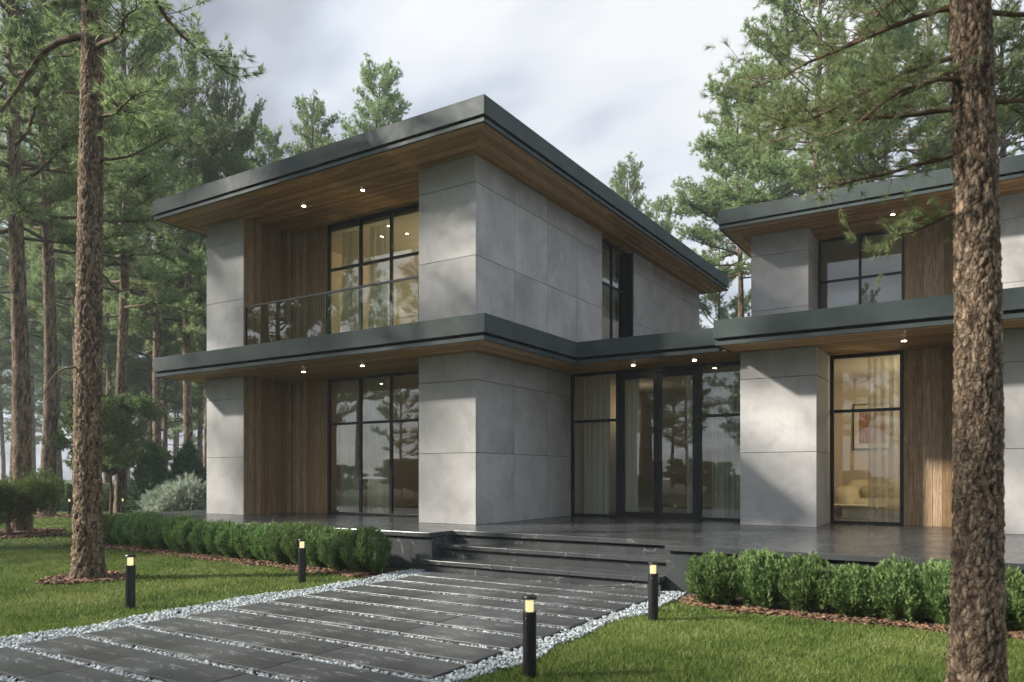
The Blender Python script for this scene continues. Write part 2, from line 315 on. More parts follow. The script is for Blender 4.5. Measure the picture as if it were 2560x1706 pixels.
# ------------------------------------------------------------------ paving slabs
ROW = .531
row_names = ['first', 'second', 'third', 'fourth', 'fifth', 'sixth', 'seventh', 'eighth', 'ninth', 'tenth', 'eleventh', 'twelfth', 'thirteenth', 'fourteenth']
ri = 0
for k in range(10, -4, -1):
    y0 = 3.267 + ROW * k
    for j, where in enumerate(('left end', 'middle', 'right end')):
        x0 = -7.06 + j * 1.2133 + rng.uniform(-.004, .004); sx = 1.2085
        b = MB(); b.box(-sx / 2, sx / 2, -.212, .212, -.02, .04 + rng.uniform(-.002, .002))
        o = b.build('paving_slab', MT['paver'], None, .004); o.location = (x0 + sx / 2, y0 + .213, 0); o.rotation_euler.z = rng.uniform(-.002, .002)
        tag(o, f'dark slate slab at the {where} of the {row_names[ri]} path row counted from the steps', 'paving slab', 'slate slabs of the garden path')
    ri += 1

# pebbles
def ico(sub):
    t = (1 + 5 ** .5) / 2
    v = [(-1, t, 0), (1, t, 0), (-1, -t, 0), (1, -t, 0), (0, -1, t), (0, 1, t), (0, -1, -t), (0, 1, -t), (t, 0, -1), (t, 0, 1), (-t, 0, -1), (-t, 0, 1)]
    f = [(0, 11, 5), (0, 5, 1), (0, 1, 7), (0, 7, 10), (0, 10, 11), (1, 5, 9), (5, 11, 4), (11, 10, 2), (10, 7, 6), (7, 1, 8), (3, 9, 4), (3, 4, 2), (3, 2, 6), (3, 6, 8), (3, 8, 9), (4, 9, 5), (2, 4, 11), (6, 2, 10), (8, 6, 7), (9, 8, 1)]
    v = [np.array(p) / np.linalg.norm(p) for p in v]
    for _ in range(sub):
        nf = []; c = {}
        def mid(a, b):
            k = (min(a, b), max(a, b))
            if k not in c: p = v[a] + v[b]; v.append(p / np.linalg.norm(p)); c[k] = len(v) - 1
            return c[k]
        for a, b, d in f: x, y, z = mid(a, b), mid(b, d), mid(d, a); nf += [(a, x, z), (b, y, x), (d, z, y), (x, y, z)]
        f = nf
    return np.array(v), np.array(f)
def scatter(name, mat, P, tv, tf, size, flat, tilt, smooth=True):
    n = len(P); ang = rng.uniform(0, 2 * np.pi, n); s = np.stack([size * rng.uniform(.6, 1.3, n), size * rng.uniform(.5, 1.0, n), size * flat * rng.uniform(.6, 1.4, n)], 1)
    V = tv[None] * s[:, None, :] * (1 + .22 * rng.standard_normal((n, len(tv), 1)))
    a, b2 = rng.uniform(-tilt, tilt, n), rng.uniform(-tilt, tilt, n)
    z = V[..., 2] + V[..., 0] * np.tan(a)[:, None] + V[..., 1] * np.tan(b2)[:, None]
    x = V[..., 0] * np.cos(ang)[:, None] - V[..., 1] * np.sin(ang)[:, None]; y = V[..., 0] * np.sin(ang)[:, None] + V[..., 1] * np.cos(ang)[:, None]
    V = np.stack([x, y, z], -1) + P[:, None, :]
    F = tf[None] + (np.arange(n) * len(tv))[:, None, None]
    return link(name, mesh_np(name, V.reshape(-1, 3), F.reshape(-1, tf.shape[1]), mat, smooth))
iv, iff = ico(1)
P = []
for _ in range(92000):
    x = rng.uniform(-7.75, -3.05); y = rng.uniform(1.2, 9.25)
    if not (edgeL(y) < x < edgeR(y)): continue
    k = (y - 3.267) % ROW; on = (-7.075 < x < -3.405) and k > .002 and k < .425 and y < 9.0
    if on and rng.random() > .0: continue
    if y > 9.08 and -7.35 < x < -3.53: continue
    P.append((x, y, rng.uniform(.003, .022) if (-7.075 < x < -3.405) else rng.uniform(.002, .024)))
P = np.array(P); keep = rng.random(len(P)) < .8; P = P[keep]
o = scatter('pebbles', MT['pebble'], P, iv, iff, .0185, .42, .5); tag(o, 'pale grey pebbles filling the joints and borders of the slate path', 'pebbles', kind='stuff')

# mulch
P = []
for _ in range(6500):
    x = rng.uniform(-16.9, -7.9); y = mulL(x) + rng.uniform(-.06, .5) + .05 * math.sin(x * 5)
    P.append((x, y, rng.uniform(.0, .03)))
for _ in range(5000):
    x = rng.uniform(-3.1, 3.5); y = mulR(x) + rng.uniform(-.05, .55) + .04 * math.sin(x * 6)
    P.append((x, y, rng.uniform(.0, .035)))
TREE_A = (-11.018, 6.01); TREE_R = (-.086, 5.532)
rings = [(TREE_A[0], TREE_A[1], .6, 900), (-21.7, 10.05, 1.0, 900), (-28.6, 14.1, 1.2, 700), (-20.4, 9.3, 1.1, 900)]
for cx, cy, rr, n in rings:
    a = rng.uniform(0, 6.283, n); r = rr * np.sqrt(rng.uniform(.05, 1, n)) * (1 + .1 * np.sin(a * 3))
    P += [(cx + r[i] * math.cos(a[i]), cy + r[i] * math.sin(a[i]), rng.uniform(0, .03)) for i in range(n)]
cv = np.array([(-1, -1, -1), (1, -.8, -1), (.9, 1, -1), (-1, .8, -1), (-.9, -.9, 1), (1, -1, 1), (.8, .9, 1), (-.8, 1, 1)]) * .6
cf = np.array([(0, 3, 2, 1), (4, 5, 6, 7), (0, 1, 5, 4), (1, 2, 6, 5), (2, 3, 7, 6), (3, 0, 4, 7)])
o = scatter('bark_mulch', MT['mulch'], np.array(P), cv, cf, .052, .15, .5, False); tag(o, 'reddish brown bark chips along the hedges and around the trunks', 'mulch', kind='stuff')
sheet('mulch_bed', [(-17, 8.8), (-16.9, 9.4), (-7.45, 9.4), (-7.75, 8.25), (-8.1, 8.2)], -.004, MT['mulchbed'])
sheet('mulch_bed', [(-3.15, 8.75), (-2.6, 8.33), (3.6, 8.25), (3.6, 9.4), (-3.15, 9.4)], -.0035, MT['mulchbed'])

# grass blades
def grass():
    pts = []; 
    def band(n, d0, d1):
        d = np.sqrt(rng.uniform(d0 ** 2, d1 ** 2, n)); px = rng.uniform(-260, 2820, n)
        x = FW[0] * d + RT[0] * (px - 1280) / 1898.23 * d; y = FW[1] * d + RT[1] * (px - 1280) / 1898.23 * d
        return np.stack([x, y, d], 1)
    A = np.concatenate([band(290000, 3.6, 8), band(330000, 8, 15), band(160000, 15, 30)])
    x, y, d = A.T
    eL = -7.60 + .07 * np.sin(y * 1.9) + .04 * np.sin(y * 4.7 + 1); eR = -3.19 + .05 * np.sin(y * 2.3 + 2) + .03 * np.sin(y * 5.1)
    mL = 8.2 + (x + 8.1) * (-.0747) + .05 * np.sin(x * 5) - .03; mR = 8.30 - .02 * x + np.maximum(0, -2.6 - x) * .5 + .04 * np.sin(x * 6) - .02
    left = (x < eL + .02) & ((y < mL) | (x < -17.0)) & ((x > -30) | (y < 20)) & (y < 24)
    right = (x > eR - .02) & (y < mR)
    ok = left | right
    for cx, cy, rr, _ in rings: ok &= ((x - cx) ** 2 + (y - cy) ** 2) > (rr * .93) ** 2 * (1 + .15 * np.sin(np.arctan2(y - cy, x - cx) * 5 + 1))
    A = A[ok]; x, y, d = A.T; n = len(A)
    h = rng.uniform(.022, .05, n) * (1 + .3 * np.sin(x * 3.1) * np.sin(y * 2.7)); w = .0032 * np.maximum(1, d / 5.5)
    a = rng.uniform(0, 6.283, n); lx = rng.normal(0, .45, n) * h; ly = rng.normal(0, .45, n) * h
    c, s = np.cos(a) * w, np.sin(a) * w; z0 = np.full(n, -.012)
    V = np.stack([np.stack([x - c, y - s, z0], 1), np.stack([x + c, y + s, z0], 1), np.stack([x + lx, y + ly, z0 + h], 1)], 1)
    return mesh_np('grass', V.reshape(-1, 3), np.arange(n * 3).reshape(-1, 3), MT['grass'])
tag(link('grass', grass()), 'short mown green lawn grass on both sides of the path', 'grass', kind='stuff')

# ------------------------------------------------------------------ terrace and steps
T = .6
ter = empty('stone_terrace', (-8, 12, 0), 'long dark marble terrace running under both wings of the house', 'terrace', world=True)
def tiles(b, x0, x1, y0, y1, z0, z1, sx=1.31, sy=1.31, gap=.003):
    xs = np.arange(x0, x1 - .05, sx).tolist() + [x1]; ys = np.arange(y0, y1 - .05, sy).tolist() + [y1]
    for i in range(len(xs) - 1):
        for j in range(len(ys) - 1): b.box(xs[i] + gap / 2, xs[i + 1] - gap / 2, ys[j] + gap / 2, ys[j + 1] - gap / 2, z0, z1)
b = MB(); tiles(b, -17, -7.35, 9.25, 15.2, .53, .6); tiles(b, -7.35, -3.53, 9.87, 15.2, .53, .6, 1.2733, 1.31); tiles(b, -3.53, 6, 9.25, 15.2, .53, .6)
b.build('deck_slab', MT['stone'], ter, .004)
b = MB()
def facing(b, x0, x1, y, z0, z1, s=1.31, th=.04):
    xs = np.arange(x0, x1 - .05, s).tolist() + [x1]
    for i in range(len(xs) - 1): b.box(xs[i] + .0015, xs[i + 1] - .0015, y, y + th, z0, z1)
facing(b, -16.95, -7.345, 9.31, -.02, .50); b.build('base_wall', MT['stone'], ter); b = MB(); facing(b, -3.535, 6, 9.31, -.02, .50)
b.box(-7.37, -7.33 + .0, 9.31, 9.95, -.02, .50) if False else None
b.build('base_wall', MT['stone'], ter)
b = MB(); b.box(-16.93, -7.40, 9.36, 15.1, -.02, .528); b.box(-7.40, -3.48, 10.0, 15.1, -.02, .528); b.box(-3.48, 5.9, 9.36, 15.1, -.02, .528)
b.build('core', MT['gap'], ter)
b = MB(); b.box(-7.395, -7.347, 9.3525, 9.99, -.02, .526); b.build('stair_cheek', MT['stone'], ter, .003); b = MB(); b.box(-3.533, -3.485, 9.3525, 9.99, -.02, .526); b.build('stair_cheek', MT['stone'], ter, .003)
st = empty('stone_steps', (-5.44, 9.5, 0), 'wide dark marble steps with white veins leading up to the terrace', 'steps', world=True)
for zt, yf, yb in ((.4, 9.50, 9.92), (.2, 9.08, 9.55)):
    b = MB(); facing(b, -7.344, -3.537, yf, zt - .06, zt, 1.27, yb - yf); b.build('tread', MT['stone'], st, .004)
for z0, z1, y in ((.40, .50, 9.93), (.2, .315, 9.56), (-.02, .115, 9.13)):
    b = MB(); facing(b, -7.34, -3.54, y, z0, z1, 1.27); b.build('riser', MT['stone'], st)
b = MB(); b.box(-7.34, -3.54, 9.6, 10.0, -.02, .33); b.box(-7.34, -3.54, 9.17, 9.6, -.02, .135); b.box(-7.34, -3.54, 9.97, 10.02, .3, .527); b.build('core', MT['gap'], st)

# ------------------------------------------------------------------ the house
H0 = empty('house', (-8, 14, 0), 'modern two storey house of grey concrete, wood and dark flat roofs', 'house', world=True)
ZL, ZU = 3.70, 7.24
SEAMS_L = [.602, 1.895, 3.208, 3.698]; SEAMS_U = [4.0, 4.13, 5.436, 6.745, 7.238]
def pier(name, x0, x1, y0, y1, zs, front=True, right=True, left=False, ys=None, xs=None):
    """concrete panels with 8 mm joints over a dark core"""
    g = .004; b = MB(); c = MB(); t = .03
    c.box(x0 + t, x1 - t, y0 + t, y1 - t, zs[0], zs[-1])
    xs = xs or [x0, x1]; ys = ys or [y0, y1]
    for k in range(len(zs) - 1):
        z0, z1 = zs[k] + g, zs[k + 1] - (g if k < len(zs) - 2 else 0)
        if k == 0: z0 = zs[0]
        if front:
            for i in range(len(xs) - 1): b.box(xs[i] + (g if i else 0), xs[i + 1] - (g if i < len(xs) - 2 else 0), y0, y0 + t, z0, z1)
        for sd, xx in ((right, x1), (left, x0)):
            if sd:
                for i in range(len(ys) - 1):
                    ya = ys[i] + (g if i else (t + .0015 if front else 0)); yb = ys[i + 1] - (g if i < len(ys) - 2 else 0)
                    b.box(xx - t if xx == x1 else xx, xx if xx == x1 else xx + t, ya, yb, z0, z1)
    o = b.build(name, MT['concrete'], H0, .003); c.build('core', MT['gap'], o); return o
XR = -7.795
GY = [11.135, 12.438, 13.743, 15.05, 16.354]
# left wing, ground floor
pier('concrete_pier', -15.42, -14.12, 11.135, 12.44, SEAMS_L, right=False, left=True)
pier('concrete_pier', -9.10, XR, 11.135, 14.80, SEAMS_L, ys=[11.135, 12.438, 13.743, 14.80], left=False)
# left wing, upper floor
pier('concrete_pier', -15.42, -14.12, 11.135, 12.44, SEAMS_U, right=False, left=True)
pier('concrete_pier', -9.10, XR, 11.135, 16.354, SEAMS_U, ys=GY)
pier('concrete_wall', -8.30, XR, 18.245, 23.45, SEAMS_U, front=False, ys=[18.245, 19.555, 20.867, 22.16, 23.45])
b = MB(); b.box(-8.28, -7.99, 18.20, 18.243, 4.0, 7.238); b.build('window_reveal', MT['frame'], H0); b = MB(); b.box(-8.28, -7.99, 16.356, 16.40, 4.0, 7.238); b.build('window_reveal', MT['frame'], H0)
# shells of the left wing that close off the rooms
b = MB(); b.box(-15.40, -15.2, 12.45, 23.4, .6, 7.2); b.box(-15.2, -8.3, 23.25, 23.4, .6, 7.2); b.box(-15.2, -9.2, 12.75, 23.25, 3.72, 3.98); b.build('outer_wall', MT['concrete'], H0)
# right wing piers
pier('concrete_pier', -3.82, -2.525, 13.75, 15.10, SEAMS_L, left=False)
pier('concrete_pier', -.27, 5.0, 13.75, 15.10, SEAMS_L, right=False, xs=[-.27, 1.03, 2.34, 3.65, 5.0])
pier('concrete_pier', -4.90, -3.59, 18.58, 19.80, SEAMS_U, left=True)
pier('concrete_pier', -.10, 5.0, 18.58, 19.80, SEAMS_U, right=False, xs=[-.1, 1.2, 2.5, 3.8, 5.0])
b = MB(); b.box(-4.9, -4.7, 19.81, 27, 4.0, 7.2); b.box(-4.7, 5, 26.8, 27, .6, 7.2); b.box(4.8, 5, 15.2, 26.8, .6, 7.2); b.build('outer_wall', MT['concrete'], H0)

# wood cladding made of boards
def boards(name, axis, fixed, a0, a1, z0, z1, w=.098, dep=.02, parent=H0):
    b = MB(); n = max(1, round((a1 - a0) / w)); w = (a1 - a0) / n
    for i in range(n):
        p0, p1 = a0 + i * w + .0015, a0 + (i + 1) * w - .0015; d = dep * (.8 + .3 * ((i * 7) % 3) / 2)
        if axis == 'x': b.box(p0, p1, fixed - d, fixed, z0, z1)
        else: b.box(fixed, fixed + d, p0, p1, z0, z1)
    return b.build(name, MT['clad'], parent)
for z0, z1 in ((.602, 3.698), (4.0, 7.238)):
    boards('wood_cladding', 'y', -14.12, 11.14, 12.50, z0, z1, .065); boards('wood_cladding', 'x', 12.54, -14.10, -12.93, z0, z1, .065)
for z0, z1 in ((.6, 3.7), (4, 7.2)):
    b = MB(); b.box(-14.2, -14.121, 11.17, 12.56, z0, z1); b.box(-14.1215, -12.93, 12.542, 12.62, z0, z1); b.build('backing', MT['gap'], H0)
boards('wood_cladding', 'x', 15.08, -1.31, -.275, .602, 3.698, .148); boards('wood_cladding', 'x', 19.78, -1.70, -.105, 4.0, 7.238, .20)
b = MB(); b.box(-1.31, -.2, 15.083, 15.2, .6, 3.7); b.build('backing', MT['gap'], H0); b = MB(); b.box(-1.7, -.05, 19.783, 19.9, 4, 7.2); b.build('backing', MT['gap'], H0)

# soffits: planks follow the eaves and meet in mitres
def plank_ring(bx, by, bl, X0, X1, Y0, Y1, wF, wR, wL, z, th=.02, p=.092):
    """bx: planks along x (front band and the deep middle), by: planks along y (side bands)"""
    g = .0015; y = Y0
    while y < Y1 - .01:
        y2 = min(y + p, Y1)
        la = min((y - Y0) / wF, 1) * wL; lb = min((y2 - Y0) / wF, 1) * wL; ra = min((y - Y0) / wF, 1) * wR; rb = min((y2 - Y0) / wF, 1) * wR
        xs = [X0 + la, X1 - ra, X1 - rb, X0 + lb]
        cut = sorted(random.uniform(X0 + wL + 1, X1 - wR - 1) for _ in range(2)) if X1 - X0 > 4 else []
        e0 = [xs[0]] + cut; e1 = cut + [xs[1]]; f0 = [xs[3]] + cut; f1 = cut + [xs[2]]
        for a0, a1, c0, c1 in zip(e0, e1, f0, f1): bx.prism([(a0 + g, y + g), (a1 - g, y + g), (c1 - g, y2 - g), (c0 + g, y2 - g)], z, z + th)
        y = y2
    for side, wid in (('R', wR), ('L', wL)):
        if not wid: continue
        n = max(1, round(wid / p)); w = wid / n
        for i in range(n):
            o0, o1 = i * w, (i + 1) * w; ya, yb = Y0 + o0 / wid * wF, Y0 + o1 / wid * wF
            y0a = ya; segs = [None]; cut = sorted(random.uniform(yb + .3, Y1 - .3) for _ in range(max(0, int((Y1 - yb) / 3.2))))
            A = [ya] + cut; Bq = [yb] + cut; E = cut + [Y1]
            for s0, t0, en in zip(A, Bq, E):
                if side == 'R': pts = [(X1 - o0 - g, s0 + g), (X1 - o0 - g, en - g), (X1 - o1 + g, en - g), (X1 - o1 + g, t0 + g)]
                else: pts = [(X0 + o0 + g, s0 + g), (X0 + o1 - g, t0 + g), (X0 + o1 - g, en - g), (X0 + o0 + g, en - g)]
                if side == 'L': pts = pts
                (bl if side == 'L' else by).prism(pts, z, z + th)
def roof(name, X0, X1, Y0, Y1, zb, zt, inner=True):
    """dark metal roof edge: upper fascia, shadow gap and lower lip; zb = underside, zt = top"""
    r = MB(); t = .05
    r.box(X0, X1, Y0, Y0 + t, zb + .115, zt); r.box(X1 - t, X1, Y0 + t, Y1, zb + .115, zt); r.box(X0, X0 + t, Y0 + t, Y1, zb + .115, zt)
    return r
rf = empty('roof', (0, 0, 0), None, None)
bpy.data.objects.remove(rf)
def slab_group(name, boxes_fascia, boxes_lip, boxes_core, boxes_top):
    f = MB(); [f.box(*q) for q in boxes_fascia]; o = f.build(name, MT['fascia'], H0, .006)
    l = MB(); [l.box(*q) for q in boxes_lip]; l.build('lip', MT['fascia'], o, .004)
    c = MB(); [c.box(*q) for q in boxes_core]; c.build('core', MT['gap'], o)
    t = MB(); [t.box(*q) for q in boxes_top]; t.build('membrane', MT['membrane'], o)
    return o
def ring(X0, X1, Y0, Y1, z0, z1, t, left=True, right=True, back=True):
    q = [(X0, X1, Y0, Y0 + t, z0, z1)]
    if right: q.append((X1 - t, X1, Y0 + t + .0005, Y1, z0, z1))
    if left: q.append((X0, X0 + t, Y0 + t + .0005, Y1, z0, z1))
    if back: q.append((X0 + t, X1 - t, Y1 - t, Y1 - .0005, z0, z1))
    return q
def inset(X0, X1, Y0, Y1, i): return X0 + i, X1 - i, Y0 + i, Y1 - i
# top roof of the left wing
a = (-15.985, -6.93, 10.14, 23.67)
o = slab_group('roof', ring(*a, 7.343, 7.66, .06), ring(*inset(*a, .022), 7.236, 7.30, .05), [(*inset(*a, .075), 7.262, 7.42)], [(*inset(*a, .07), 7.421, 7.50)])
bx, by, bl = MB(), MB(), MB(); plank_ring(bx, by, bl, -15.985 + .072, -6.93 - .072, 10.14 + .072, 23.6, .93, .82, .49, 7.242, .018)
bx.build('soffit', MT['soffit_x'], o); by.v and by.build('soffit', MT['soffit_y'], o); bl.build('soffit', MT['soffit_y'], o)
# top roof of the right wing
a = (-5.41, 6.0, 17.57, 27.5)
o = slab_group('roof', ring(*a, 7.343, 7.66, .06), ring(*inset(*a, .022), 7.236, 7.30, .05), [(*inset(*a, .075), 7.262, 7.42)], [(*inset(*a, .07), 7.421, 7.50)])
bx, by, bl = MB(), MB(), MB(); plank_ring(bx, by, bl, -5.41 + .072, 5.92, 17.57 + .072, 27.4, .95, .0001, .42, 7.242, .018)
bx.build('soffit', MT['soffit_x'], o); by.v and by.build('soffit', MT['soffit_y'], o); bl.build('soffit', MT['soffit_y'], o)
# mid slab over the ground floor: left wing, link and right wing
F0, F1, L0, L1 = 3.815, 4.125, 3.696, 3.765
fa = [(-15.985, -6.935, 10.154, 10.214, F0, F1), (-6.995, -6.935, 10.2145, 13.39, F0, F1), (-15.985, -15.925, 10.2145, 23.6, F0, F1), (-6.995, -4.0, 13.39, 13.45, F0, F1), (-4.0, -3.94, 12.82, 18.9, F0, F1), (-4.0, 6.0, 12.76, 12.8195, F0, F1)]
i = .022
li = [(-15.963, -6.957, 10.176, 10.226, L0, L1), (-7.007, -6.957, 10.2265, 13.412, L0, L1), (-15.963, -15.913, 10.2265, 23.5, L0, L1), (-7.007, -4.10, 13.4125, 13.462, L0, L1), (-3.978, -3.928, 12.832, 13.6, L0, L1), (-3.978, 6.0, 12.782, 12.8315, L0, L1)]
co = [(-15.905, -7.015, 10.235, 23.4, 3.722, 3.95), (-7.014, -3.90, 13.47, 18.9, 3.722, 3.95), (-3.899, 5.95, 12.84, 19.0, 3.722, 3.95)]
tp = [(-15.92, -7.0, 10.22, 23.4, 3.951, 3.995), (-6.99, -3.96, 13.455, 23.4, 3.951, 3.994), (-3.93, 5.95, 12.83, 19.9, 3.951, 3.996)]
o = slab_group('floor_slab_edge', fa, li, co, tp)
bx, by, bl = MB(), MB(), MB(); plank_ring(bx, by, bl, -15.905, -7.015, 10.235, 12.75, .9, .0001, .49, 3.702, .018)
# band along the side wall (planks run in y), link and right slab
n = 8
for k in range(n):
    w = .78 / n; x1 = -7.015 - k * w; y0 = 10.235 + k * .9 / n
    by.prism([(x1 - .001, 10.2355 + k * .9 / n), (x1 - .001, 13.5), (x1 - w + .001, 13.5), (x1 - w + .001, 10.2355 + (k + 1) * .9 / n)], 3.7005, 3.7015)
y = 13.50
while y < 14.82:
    bx.box(-7.79, -3.95, y + .001, y + .091, 3.702, 3.72); y += .092
y = 12.84
while y < 15.1:
    bx.box(-3.93 + .0, 1.0, y + .001, y + .091, 3.702, 3.72); bx.box(1.001, 5.9, y + .001, y + .091, 3.702, 3.72); y += .092
bx.box(-7.014, -3.95, 13.465, 13.499, 3.702, 3.72)
bx.build('soffit', MT['soffit_x'], o); by.v and by.build('soffit', MT['soffit_y'], o); bl.build('soffit', MT['soffit_y'], o)
# ceilings' filler behind windows
b = MB(); b.box(-15.2, -8.31, 12.75, 23.2, 7.15, 7.2395); b.build('ceiling_board', MT['ceil'], H0)

# windows
def window(x0, x1, y, z0, z1, mull, trans, fw=.06, axis='x', parent=H0, name='window'):
    b = MB(); d0, d1 = y - .035, y + .035
    def bx_(a0, a1, c0, c1, dd=0):
        if axis == 'x': b.box(a0, a1, d0 + dd, d1 - dd, c0, c1)
        else: b.box(d0 + dd, d1 - dd, a0, a1, c0, c1)
    bx_(x0, x0 + fw, z0, z1); bx_(x1 - fw, x1, z0, z1); bx_(x0 + fw, x1 - fw, z1 - fw, z1); bx_(x0 + fw, x1 - fw, z0, z0 + fw * .8)
    for mm in mull: bx_(mm - .03, mm + .03, z0 + fw * .8, z1 - fw, .002)
    ed = [x0 + fw] + list(mull) + [x1 - fw]
    for i in range(len(ed) - 1):
        for tz in trans: bx_(ed[i] + (.03 if i else 0), ed[i + 1] - (.03 if i < len(ed) - 2 else 0), tz - .028, tz + .028, .004)
    fr = b.build(name, MT['frame'], parent, .003)
    tzs = [z0] + list(trans) + [z1]
    for i in range(len(ed) - 1):
        for j in range(len(tzs) - 1):
            g = MB(); 
            if axis == 'x': g.box(ed[i] - .01, ed[i + 1] + .01, y - .004, y + .004, tzs[j] + .01, tzs[j + 1] - .01)
            else: g.box(y - .004, y + .004, ed[i] - .01, ed[i + 1] + .01, tzs[j] + .01, tzs[j + 1] - .01)
            g.build('pane', MT['glass'], fr)
    return fr
window(-12.93, -9.12, 12.56, .605, 3.70, [-11.92, -11.02, -10.1], [2.66])
window(-12.93, -9.12, 12.56, 3.998, 7.24, [-11.92, -11.02, -10.1], [6.20])
b = MB(); b.box(-9.115, -9.02, 12.45, 12.7, .6, 7.24); b.build('window_reveal', MT['frame'], H0)
window(-2.523, -1.31, 15.10, .605, 3.70, [], [2.67])
window(-3.588, -1.705, 19.80, 3.998, 7.24, [-2.65], [6.21])
window(16.40, 18.20, -8.02, 4.0, 7.24, [17.34], [6.19], axis='y')
# entrance: sidelights and double door
window(-7.79, -6.66, 14.80, .605, 3.70, [], [2.66]); window(-4.93, -3.825, 14.80, .605, 3.70, [], [2.665])
b = MB(); b.box(-6.66, -4.93, 14.765, 14.835, 3.60, 3.70); b.box(-6.66, -6.62, 14.765, 14.835, .605, 3.60); b.box(-4.97, -4.93, 14.765, 14.835, .605, 3.60); b.build('door_frame', MT['frame'], H0, .003)
for x0, x1, hx in ((-6.618, -5.797, -5.85), (-5.793, -4.972, -5.74)):
    b = MB(); y0, y1 = 14.775, 14.825; b.box(x0, x0 + .085, y0, y1, .615, 3.595); b.box(x1 - .085, x1, y0, y1, .615, 3.595); b.box(x0 + .085, x1 - .085, y0, y1, .615, .72); b.box(x0 + .085, x1 - .085, y0, y1, 3.50, 3.595)
    d = b.build('door', MT['frame'], H0, .004)
    g = MB(); g.box(x0 + .08, x1 - .08, 14.796, 14.804, .71, 3.51); g.build('pane', MT['glass'], d)
    h = MB(); h.box(hx - .012, hx + .012, 14.69, 14.71, 1.40, 1.78); h.box(hx - .01, hx + .01, 14.71, 14.776, 1.44, 1.46); h.box(hx - .01, hx + .01, 14.71, 14.776, 1.72, 1.74); h.build('handle', MT['black'], d, .003)
# balcony railing
b = MB(); b.box(-14.12, -9.10, 11.175, 11.215, 5.225, 5.265); r = b.build('railing', MT['frame'], H0, .003)
for x in (-14.1, -11.6, -9.13):
    p = MB(); p.box(x - .018, x + .018, 11.18, 11.21, 3.996, 5.225); p.build('post', MT['frame'], r)
for x0, x1 in ((-14.075, -11.625), (-11.575, -9.155)):
    g = MB(); g.box(x0, x1, 11.19, 11.20, 4.03, 5.224); g.build('rail_glass', MT['railglass'], r)
# downlights with their own light
for (x, y, z) in ((-12.4, 11.33, ZU), (-10.71, 11.33, ZU), (-12.41, 11.33, ZL), (-10.72, 11.33, ZL), (-1.83, 18.62, ZU), (-1.21, 13.95, ZL), (-4.81, 14.17, ZL), (-6.07, 14.17, ZL)):
    b = MB(); b.cyl(x, y, z - .008, z + .01, .05, 24); d = b.build('downlight', MT['frame'], H0)
    b = MB(); b.cyl(x, y, z - .012, z - .0085, .036, 24); b.build('lamp_lens', MT['lamp'], d)
    l = bpy.data.lights.new('downlight_lamp', 'SPOT'); l.energy = 6; l.spot_size = R(80); l.spot_blend = .8; l.color = (1, .8, .55); l.shadow_soft_size = .03
    lo = bpy.data.objects.new('downlight_lamp', l); COL.objects.link(lo); lo.location = (x, y, z - .02)

# ------------------------------------------------------------------ rooms
def room(x0, x1, y0, y1, z0, z1, wall='plaster', ceil='ceil', floor='floorwood'):
    t = .05; b = MB(); b.box(x0, x1, y1, y1 + t, z0, z1); b.box(x0 - t, x0, y0, y1, z0, z1); b.box(x1, x1 + t, y0, y1, z0, z1); b.build('room_wall', MT[wall], H0)
    c = MB(); c.box(x0, x1, y0, y1, z1 - .03, z1); c.build('room_ceiling', MT[ceil], H0)
    f = MB(); f.box(x0, x1, y0, y1, z0 - .03, z0 + .005); f.build('room_floor', MT[floor], H0)
room(-14.0, -8.36, 12.64, 18.0, .6, 3.68, 'plaster'); room(-14.0, -8.36, 12.64, 22.5, 4.03, 7.14)
room(-7.74, -3.88, 14.86, 20.0, .6, 3.68); room(-3.75, 1.5, 15.16, 19.2, .6, 3.68); room(-4.6, 2.0, 19.86, 24.5, 4.03, 7.2)
def roomlamp_or_fill(x, y, z, e, sz=1.5, col=(1, .80, .58)):
    l = bpy.data.lights.new('room_lamp_or_fill', 'POINT'); l.energy = e; l.shadow_soft_size = .15; l.color = col; o = bpy.data.objects.new('room_lamp_or_fill', l); COL.objects.link(o); o.location = (x, y, z)
roomlamp_or_fill(-9.7, 15.6, 6.0, 150, 1.8, (1, .84, .55)); roomlamp_or_fill(-10, 19.5, 6.0, 40, 1.6); roomlamp_or_fill(-.6, 16.6, 3.0, 85, 1.2); roomlamp_or_fill(-1, 22, 6.0, 6, 1.2); roomlamp_or_fill(-9.2, 15.2, 3.0, 16, 1.5); roomlamp_or_fill(-7.2, 17, 3.0, 4, 1.2)  # last two are added fill in the unlit lower left room and entrance
for n_, (x, y) in enumerate(((-11.48, 12.95), (-11.47, 13.6), (-10.6, 13.2), (-10.6, 13.9))):
    b = MB(); b.cyl(x, y, 7.095, 7.109, .05, 20); d = b.build('indoor_downlight', MT['mat'], H0); b = MB(); b.cyl(x, y, 7.091, 7.0945, .035, 20); b.build('lamp_lens', MT['inlamp'], d)

def curtain(x0, x1, y, z0, z1, label, mat='curtain', folds=None, amp=.06, seed=0):
    n = max(24, int((x1 - x0) * 90)); rr = random.Random(seed); ph = rr.uniform(0, 6); folds = folds or (x1 - x0) * 7.5
    P = []
    for j in range(9):
        v = j / 8; row = []
        for i in range(n + 1):
            u = i / n; w = 2 * math.pi * folds * (u + .02 * math.sin(u * 9 + ph)); a = amp * (.6 + .4 * v)
            row.append((x0 + (x1 - x0) * u + .02 * math.sin(2 * w) * .5 + .012 * math.sin(w * .5 + v * 2), y + a * math.sin(w) + .3 * a * math.sin(w * 2.3 + ph), z1 + (z0 - z1) * v))
        P.append(row)
    b = MB(); b.grid(P); o = b.build('curtain', MT[mat], None, smooth=True); tag(o, label, 'curtain', 'pleated curtains behind the windows')
    return o
curtain(-12.75, -12.0, 12.72, .62, 3.62, 'cream pleated curtain at the left side of the lower left window', seed=1)
